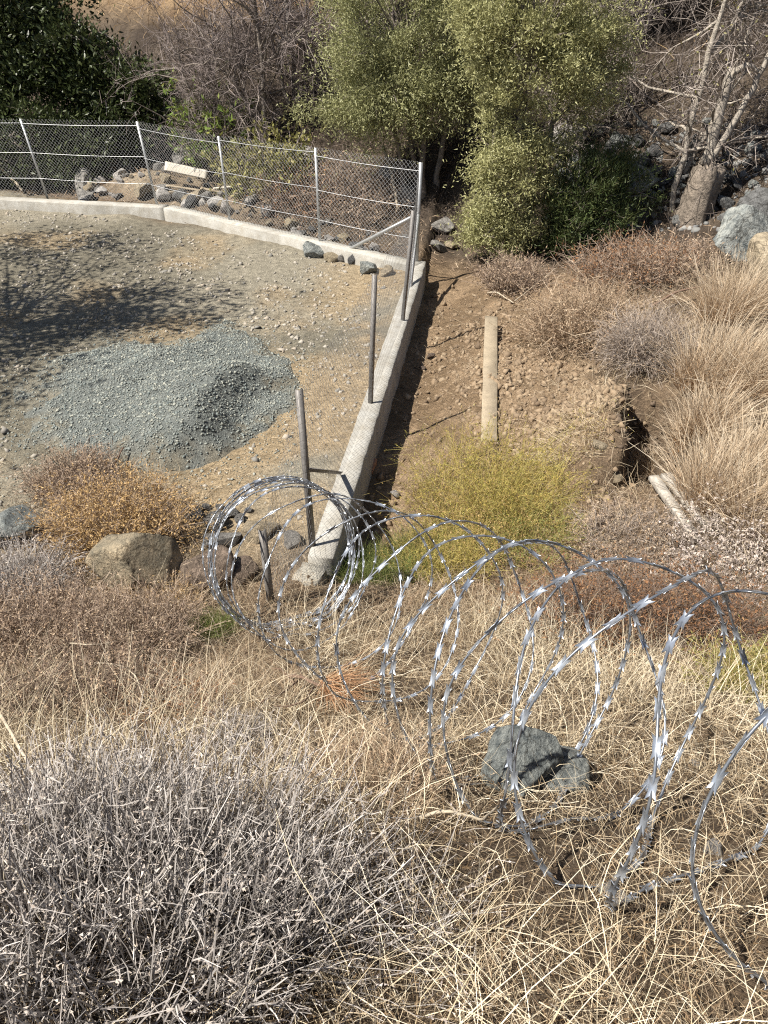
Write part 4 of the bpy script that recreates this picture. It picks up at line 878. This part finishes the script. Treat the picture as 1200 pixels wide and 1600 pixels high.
# the two pale olives in the middle
b0 = at(655, 312)
tree('olive_tree', b0, 'grey green olive tree standing behind the fence corner', [(-.25, .1, 2.2, -.5, .2, .07), (.05, 0, 2.4, .1, .3, .08), (.3, .1, 2.3, .35, .2, .07), (-.05, .3, 2.6, -.1, .3, .06)],
     [(-.6, .2, 2.8, 1.75, 1.2, 1.4), (-1.1, .1, 2.1, 1.15, .9, .9), (.4, .3, 2.4, 1.0, 1., 1.1), (-.2, .3, 4.0, 1.6, 1.1, 1.2), (-.3, 0, 1.7, 1.2, .8, .6), (.95, .2, 2.5, .8, .7, 1.0)], 430, 240, .19, .062, .0195, M['bark'], M['olive_leaf'], 71)
b1 = at(800, 400)
tree('olive_tree', b1, 'taller yellowish olive tree right of the fence corner, leafy to the ground', [(-.1, 0, 3.2, .1, .1, .08), (.15, .1, 3.0, .5, .2, .07), (-.2, .1, 2.8, -.4, .1, .06)],
     [(.15, .1, 2.9, 1.25, 1.0, 1.1), (.3, 0, 4.0, 1.25, .9, 1.2), (-.15, -.1, 1.5, .8, .7, .8), (.75, .1, 3.1, .85, .8, .8), (-.35, -.1, .6, .6, .5, .5), (-.7, 0, 3.6, .7, .7, .9)], 520, 215, .15, .058, .018, M['bark'], M['olive_leaf_b'], 72)
tree('green_bush', at(895, 398), 'dark green broom like bush right of the yellowish olive', [(0, 0, 1.0, .1, 0, .04), (.15, .1, .9, .3, .1, .03)],
     [(.1, .1, .9, .85, .6, .85), (.6, .2, 1.1, .65, .5, .75), (-.2, 0, .5, .5, .5, .5)], 170, 140, .14, .085, .015, M['bark'], M['green_leaf'], 73, cat='shrub', up=.7)
# evergreen trees at the left
tree('evergreen_tree', gp(-9.3, 20.6), 'dense dark evergreen tree in the top left corner', [(0, 0, 3, .2, 0, .14), (.4, .2, 3, .5, 0, .1)],
     [(0, 0, 2.6, 2.0, 1.5, 2.1), (-.8, 0, 1.6, 1.6, 1.3, 1.3), (.9, .2, 3.6, 1.6, 1.2, 1.5)], 220, 130, .28, .14, .055, M['bark'], M['dark_leaf'], 74)
tree('evergreen_tree', gp(-6.3, 20.4), 'dark evergreen tree between the top left corner and the bare tree', [(0, 0, 2.6, .1, 0, .12), (.3, .2, 2.4, .4, 0, .09)],
     [(-.2, 0, 1.3, 1.3, 1.1, 1.2), (.3, 0, 1.0, 1.1, 1., .9), (-1.0, 0, 2.0, 1.0, 1., .9)], 210, 130, .25, .13, .05, M['bark'], M['dark_leaf'], 75)
tree('evergreen_tree', gp(-11.5, 19.6), 'dark evergreen tree cut by the left edge above the fence', [(0, 0, 2.6, .1, 0, .12)],
     [(0, 0, 2.2, 1.9, 1.4, 1.9), (.5, 0, 1.4, 1.3, 1.1, 1.1)], 110, 95, .3, .14, .055, M['bark'], M['dark_leaf'], 76)
tree('shade_fill_bush', gp(-8.2, 19.0), 'low dark bush added to fill the deep shade behind the far left fence bay', [(0, 0, 1.2, .2, 0, .06), (.3, .1, 1.0, .4, 0, .05)],  # bush added to darken the gap behind the fence
     [(0, 0, .9, 1.3, .8, .9), (-1.4, .2, .8, 1.1, .8, .8), (1.1, .2, .8, .9, .7, .8)], 130, 110, .22, .12, .045, M['bark'], M['dark_leaf'], 79, cat='shrub')
tree('shade_tree', gp(-8.4, 9.4), 'broad leafy tree left of the yard whose shadow falls on it', [(0, 0, 3.6, .3, 0, .16), (.3, .1, 3.4, .6, .3, .1)],
     [(0, .2, 4.6, 2.1, 1.6, 1.2), (1.2, .6, 4.9, 1.5, 1.1, .9), (-.8, 3.2, 4.6, 1.9, 1.5, 1.0), (-.1, -1.5, 4.4, 1.7, 1.3, .9)], 150, 90, .4, .13, .05, M['bark'], M['green_leaf'], 77)
tree('ivy_tree', gp(4.3, 18.6), 'dark ivy clad tree at the top between the olive and the bare trees', [(0, 0, 4, .2, 0, .16)],
     [(0, 0, 3.6, .9, .8, 2.3), (.4, 0, 2.2, .8, .8, 1.2), (-1.2, .6, 3.4, 1.2, .9, 2.0)], 120, 85, .24, .12, .05, M['bark'], M['dark_leaf'], 78)
# bare trees
bb = at(415, 250)
bare('bare_tree', bb, 'leafless grey tree with a straight thin trunk left of the grey green olive', [([(0, 0, 0), (.05, .1, 1.6), (0, .2, 3.2), (.1, .2, 5.0)], .055, .03), ([(0, 0, .3), (-.5, .1, 1.5), (-1.0, .2, 2.1)], .045, .02), ([(.02, .1, 1.7), (.5, .2, 2.2), (1.3, .3, 2.8)], .035, .015)], M['bark'], M['bare_twig'], 81, n1=46, n2=8, n3=8, l1=1.5, w1=.02, tmin=.25)
bare('bare_shrub_tree', gp(-3.9, 18.9), 'purplish grey leafless thicket right of the dark evergreens', [([(0, 0, 0), (-.3, .1, 1.2), (-.5, .2, 2.4)], .05, .02), ([(.2, 0, 0), (.5, .1, 1.2), (.9, .2, 2.3)], .05, .02), ([(.1, .2, 0), (.1, .4, 1.4), (.2, .5, 3.0)], .05, .02)], M['bark'], M['bare_twig'], 82, n1=60, n2=9, n3=9, l1=1.25, w1=.018)
bare('bare_shrub_tree', gp(-2.2, 20.0), 'leafless thicket on the hillside behind the thin trunk', [([(0, 0, 0), (-.3, .1, 1.2), (-.5, .2, 2.6)], .05, .02), ([(.2, 0, 0), (.5, .1, 1.2), (.9, .2, 2.5)], .05, .02), ([(.1, .2, 0), (.1, .4, 1.4), (.2, .5, 3.2)], .05, .02)], M['bark'], M['bare_twig'], 83, n1=60, n2=9, n3=8, l1=1.4, w1=.02)
t0 = at(1050, 330)
bare('bare_tree', t0, 'tall leafless tree with a leaning dark trunk behind the stump', [([(0, 0, 0), (.0, .1, 1.2), (.15, .2, 2.6), (.45, .2, 4.6)], .055, .03), ([(.1, .1, .6), (.6, .2, 1.9), (.9, .3, 4.4)], .04, .022), ([(.15, .2, 2.4), (.9, .3, 3.4), (1.7, .4, 4.6)], .04, .022)], M['bark_pale'], M['bare_twig_dark'], 84, n1=52, n2=8, n3=8, l1=1.5, w1=.022, leafm=M['yellow_leaf'], nleaf=700)
bare('bare_tree', gp(7.4, 17.2), 'leafless tree in the top right corner', [([(0, 0, 0), (.1, .1, 1.4), (-.3, .2, 3.0), (-.4, .2, 4.6)], .08, .04), ([(0, 0, .5), (.7, .1, 2.0), (1.2, .2, 3.6)], .06, .03)], M['bark_pale'], M['bare_twig_dark'], 85, n1=55, n2=8, n3=8, l1=1.6, w1=.022, leafm=M['yellow_leaf'], nleaf=700)
bare('bare_shrub_tree', gp(5.0, 18.3), 'tangled leafless thicket above the scree', [([(0, 0, 0), (-.3, .1, 1.0), (-.7, .2, 2.0)], .05, .02), ([(.2, 0, 0), (.6, .1, 1.2), (1.2, .2, 2.2)], .05, .02), ([(.1, .2, 0), (.1, .4, 1.4), (.2, .5, 2.8)], .05, .02)], M['bark'], M['bare_twig_dark'], 86, n1=60, n2=9, n3=8, l1=1.4, w1=.02)
bare('bare_shrub_tree', gp(8.8, 15.6), 'dark leafless thicket at the right edge above the scree', [([(0, 0, 0), (-.3, .1, 1.0), (-.7, .2, 1.8)], .05, .02), ([(.2, 0, 0), (.6, .1, 1.2), (1.2, .2, 2.0)], .05, .02)], M['bark'], M['bare_twig_dark'], 87, n1=45, n2=8, n3=8, l1=1.3, w1=.02)
bare('bare_shrub_tree', gp(-.6, 21.5), 'leafless thicket behind the grey green olive', [([(0, 0, 0), (-.3, .1, 1.2), (-.7, .2, 2.4)], .05, .02), ([(.2, 0, 0), (.6, .1, 1.2), (1.2, .2, 2.4)], .05, .02)], M['bark'], M['bare_twig'], 89, n1=55, n2=9, n3=10, l1=1.6, w1=.024)
bare('bare_shrub_tree', gp(6.6, 19.8), 'leafless thicket highest on the slope at the top right', [([(0, 0, 0), (-.3, .1, 1.2), (-.7, .2, 2.4)], .05, .02), ([(.2, 0, 0), (.6, .1, 1.2), (1.2, .2, 2.4)], .05, .02)], M['bark'], M['bare_twig_dark'], 90, n1=60, n2=9, n3=10, l1=1.7, w1=.024)
bare('bare_shrub_tree', gp(3.6, 16.0), 'leafless brush right of the yellowish olive crown', [([(0, 0, 0), (.1, .1, 1.0), (.0, .2, 2.2)], .05, .02), ([(.1, 0, 0), (.6, .1, 1.2), (.9, .2, 2.0)], .05, .02)], M['bark'], M['bare_twig_dark'], 91, n1=50, n2=9, n3=9, l1=1.1, w1=.018)
tree('evergreen_tree', gp(7.6, 21.5), 'dark evergreen tree behind the bare trees at the top right', [(0, 0, 3, .2, 0, .14)], [(0, 0, 2.0, 2.2, 1.3, 1.8), (-2.0, 0, 1.4, 1.5, 1.1, 1.4), (2.2, -.4, 1.6, 1.7, 1.1, 1.5)], 190, 100, .3, .15, .06, M['bark'], M['dark_leaf'], 92)
# stump with its broken stems
sp = at(1082, 345)
so = empty('tree_stump', sp, 'thick weathered stump with two broken pale stems under the bare trees', 'stump')
k = 10; zz = np.linspace(-.1, .9, k); rr = np.random.default_rng(9)
ths = np.arange(22) * 2 * math.pi / 22; V = []
for i, z in enumerate(zz):
    r_ = (.29 - .05 * (i / k)) * (1 - (.35 * max(0, i - k + 2.2) ** 2 if i > k - 3 else 0))
    for a in ths: V.append((sp[0] + r_ * math.cos(a) * (1 + .15 * math.sin(3 * a + 1 + z) + .1 * math.sin(8 * a) + .07 * rr.normal()) * (1 + .35 * max(0, .25 - z)) + .08 * z, sp[1] + r_ * math.sin(a) * (1 + .08 * math.cos(4 * a)), sp[2] + z + (.03 if i < k - 2 else .08) * rr.normal()))
F = [(i * 22 + j, i * 22 + (j + 1) % 22, i * 22 + 22 + (j + 1) % 22, i * 22 + 22 + j) for i in range(k - 1) for j in range(22)]
child_of(so, 'trunk', mesh('trunk', V, np.array(F), np.array([tuple(range((k - 1) * 22, k * 22))])), M['stump_bark'])
stick('broken_stem', [sp + [.0, 0, .9], sp + [.06, .05, 1.5], sp + [.1, .05, 2.3]], 0.085, .07, M['bark_pale'], None, parent=so, sides=9)
stick('broken_stem', [sp + [.02, -.05, .9], sp + [.3, 0, 1.5], sp + [.55, .05, 2.2], sp + [.7, .1, 2.7]], .06, .04, M['bark_pale'], None, parent=so, sides=7)
stick('broken_stem', [sp + [.1, .02, 2.25], sp + [.3, 0, 2.35], sp + [.5, 0, 2.25]], .06, .03, M['bark_pale'], None, parent=so, sides=7)

# ------------------------------------------------------------------ uprooted dead plant
rp = at(500, 1100)
ro = empty('dead_root_clump', rp, 'uprooted dead plant with orange root fibres lying on the straw', 'dead plant')
q = lambda px, py, h: at(px, py) + np.array([0, 0, h])
stick('woody_crown', [q(455, 1078, .12), q(475, 1085, .15), q(500, 1098, .14), q(520, 1094, .15)], .013, .008, M['dead_stick'], None, parent=ro)
for pts in ([q(470, 1085, .13), q(448, 1112, .16), q(415, 1122, .14), q(400, 1128, .1)], [q(492, 1098, .13), q(480, 1122, .14), q(450, 1128, .12), q(430, 1122, .1)], [q(480, 1086, .08), q(470, 1065, .1), q(466, 1050, .08)], [q(460, 1078, .06), q(440, 1058, .08), q(425, 1055, .06)], [q(555, 1090, .07), q(570, 1075, .1), q(578, 1062, .1)]):
    stick('root_stem', pts, .006, .003, M['dead_stick'], None, parent=ro, sides=5)
n = 520; P0 = q(508, 1094, .15) + RNG.normal(size=(n, 3)) * .012
dirr = nrm(np.stack([.9 + .25 * RNG.normal(size=n), .0 + .3 * RNG.normal(size=n), .05 + .18 * RNG.normal(size=n)], -1)); dirr[:170] = nrm(np.stack([.35 + .3 * RNG.normal(size=170), -.8 + .2 * RNG.normal(size=170), -.1 + .2 * RNG.normal(size=170)], -1))
V, F, t = ribbon(lines(P0, dirr, .12 + .3 * RNG.random(n), 5, .18, .12), .0028); child_of(ro, 'root_fibres', mesh('root_fibres', V, F, t=t), M['root'], kind='stuff')

# ------------------------------------------------------------------ razor wire
AXP = np.array([(-.80, 4.52, .70), (-.35, 3.72, 1.10), (.405, 2.36, 1.90), (.62, 1.85, 2.18), (.79, 1.54, 2.40), (1.0, 1.26, 2.58), (1.26, 1.0, 2.76), (1.75, .65, 3.0), (2.4, .3, 3.25)])
AXL = np.concatenate([[0], np.cumsum(np.linalg.norm(np.diff(AXP, axis=0), axis=1))])
AXD = np.linspace(-.3, AXL[-1] + .3, 500); AXS = np.stack([np.interp(AXD, AXL, AXP[:, j]) for j in range(3)], -1)
ker = np.hanning(61); ker /= ker.sum()
AXS = np.stack([np.convolve(np.pad(AXS[:, j], 30, mode='edge'), ker, 'valid') for j in range(3)], -1) + np.array([0, 0, .05])
def axis(l): return np.stack([np.interp(l, AXD, AXS[:, j]) for j in range(3)], -1)
turns = 24.5
kt = np.linspace(0, turns, int(turns * 90)); ph = kt * 2 * math.pi + 1.1
# pitch: coils bunched at the far end, drawn out towards the camera
sl = np.interp(kt, [0, 7.0, 8.0, 9, 10, 11, 12, 13, 14, 15, 16, 17, 18, 19, 20, 21.5, 24.5], [0, .27, .45, .80, 1.22, 1.66, 2.08, 2.45, 2.72, 2.96, 3.18, 3.40, 3.62, 3.85, 4.1, 4.55, 5.6])
wamp = np.interp(kt, [0, 5.5, 7, 9, 15], [.02, .03, .06, .085, .085]); wob = wamp * np.sin(2.5 * ph + .6)
ax = axis(np.clip(sl + wob, 0, AXL[-1]))
fq = np.interp(sl, [0, 1.0, 2.6, 4], [0, .25, 1, 1])[:, None]
fw = nrm(np.array([.45, -.76, .45]) * (1 - fq) + np.array([.60, -.71, .34]) * fq); e1 = nrm(np.cross(fw, [0, 0, 1.])); e2 = np.cross(e1, fw)
Rr = np.interp(sl, [0, .4, 2.5, 5], [.56, .55, .52, .49]) + .018 * np.sin(kt * 2.1) + .01 * np.sin(kt * 8.7)
wire = ax + (Rr * np.cos(ph))[:, None] * e1 + (Rr * np.sin(ph))[:, None] * e2
wire = wire + .006 * np.stack([np.sin(kt * 31 + 1), np.sin(kt * 27), np.sin(kt * 35 + 2)], -1)
wire[:, 2] = np.maximum(wire[:, 2], H(wire[:, 0], wire[:, 1]) + .02)
razor = empty('razor_wire_coil', gp(.3, 2.9), 'stretched coil of shiny razor wire across the bank from the fence end', 'razor wire')
V, F = tube(wire[None], .0042, .0042, 6); child_of(razor, 'wire', mesh('wire', V, F, smooth=True), M['razor'])
# one barb: four points on a flat pressed plate
def barb_mesh():
    o = [(-.032, .0125), (-.013, .008), (0, .0095), (.013, .008), (.032, .0125), (.019, 0), (.032, -.0125), (.013, -.008), (0, -.0095), (-.013, -.008), (-.032, -.0125), (-.019, 0)]
    V = [(x, y, .0012 + .12 * abs(y)) for x, y in o] + [(x, y, -.0012 + .12 * abs(y)) for x, y in o]; n_ = len(o)
    F4 = [(i, (i + 1) % n_, n_ + (i + 1) % n_, n_ + i) for i in range(n_)]
    V += [(0, 0, .0045), (0, 0, -.0045)]
    F3 = [(i, (i + 1) % n_, 2 * n_) for i in range(n_)] + [((i + 1) % n_ + n_, i + n_, 2 * n_ + 1) for i in range(n_)]
    return np.array(V), np.array(F4), np.array(F3)
BV, B4, B3 = barb_mesh(); BV = BV * np.array([1.0, 1.1, 1.1]); bm_ = mesh('barb', BV, B4, B3); bm_.materials.append(M['barb'])
seg = np.linalg.norm(np.diff(wire, axis=0), axis=1); cum = np.concatenate([[0], np.cumsum(seg)])
pos = np.arange(.05, cum[-1], .092); bp_ = np.stack([np.interp(pos, cum, wire[:, j]) for j in range(3)], -1)
tg = nrm(np.stack([np.interp(pos + .02, cum, wire[:, j]) - np.interp(pos - .02, cum, wire[:, j]) for j in range(3)], -1))
axp = np.stack([np.interp(pos, cum, ax[:, j]) for j in range(3)], -1); rad = nrm(bp_ - axp)
ordr = np.argsort(np.linalg.norm(bp_ - np.array([0, 0, CAMZ]), axis=1))
rb = np.random.default_rng(4); rest_a = Acc(); ro_ = np.array(razor.location)
for c, i in enumerate(ordr):
    a = rb.normal() * .5; x = tg[i]; z = nrm(rad[i] - x * (rad[i] @ x)); y = np.cross(z, x); y, z = y * math.cos(a) + z * math.sin(a), z * math.cos(a) - y * math.sin(a)
    if c < 300:
        o = bpy.data.objects.new('barb', bm_); COL.objects.link(o); o.parent = razor
        m4 = Matrix(((x[0], y[0], z[0], bp_[i, 0] - ro_[0]), (x[1], y[1], z[1], bp_[i, 1] - ro_[1]), (x[2], y[2], z[2], bp_[i, 2] - ro_[2]), (0, 0, 0, 1))); o.matrix_local = m4
    else:
        W_ = BV[:, :1] * x + BV[:, 1:2] * y + BV[:, 2:] * z + bp_[i]; n0 = rest_a.n; rest_a.add(W_, B4); rest_a.F.setdefault(3, []).append(B3 + n0)
if rest_a.n: child_of(razor, 'far_barbs', rest_a.mesh('far_barbs'), M['barb'], kind='stuff')
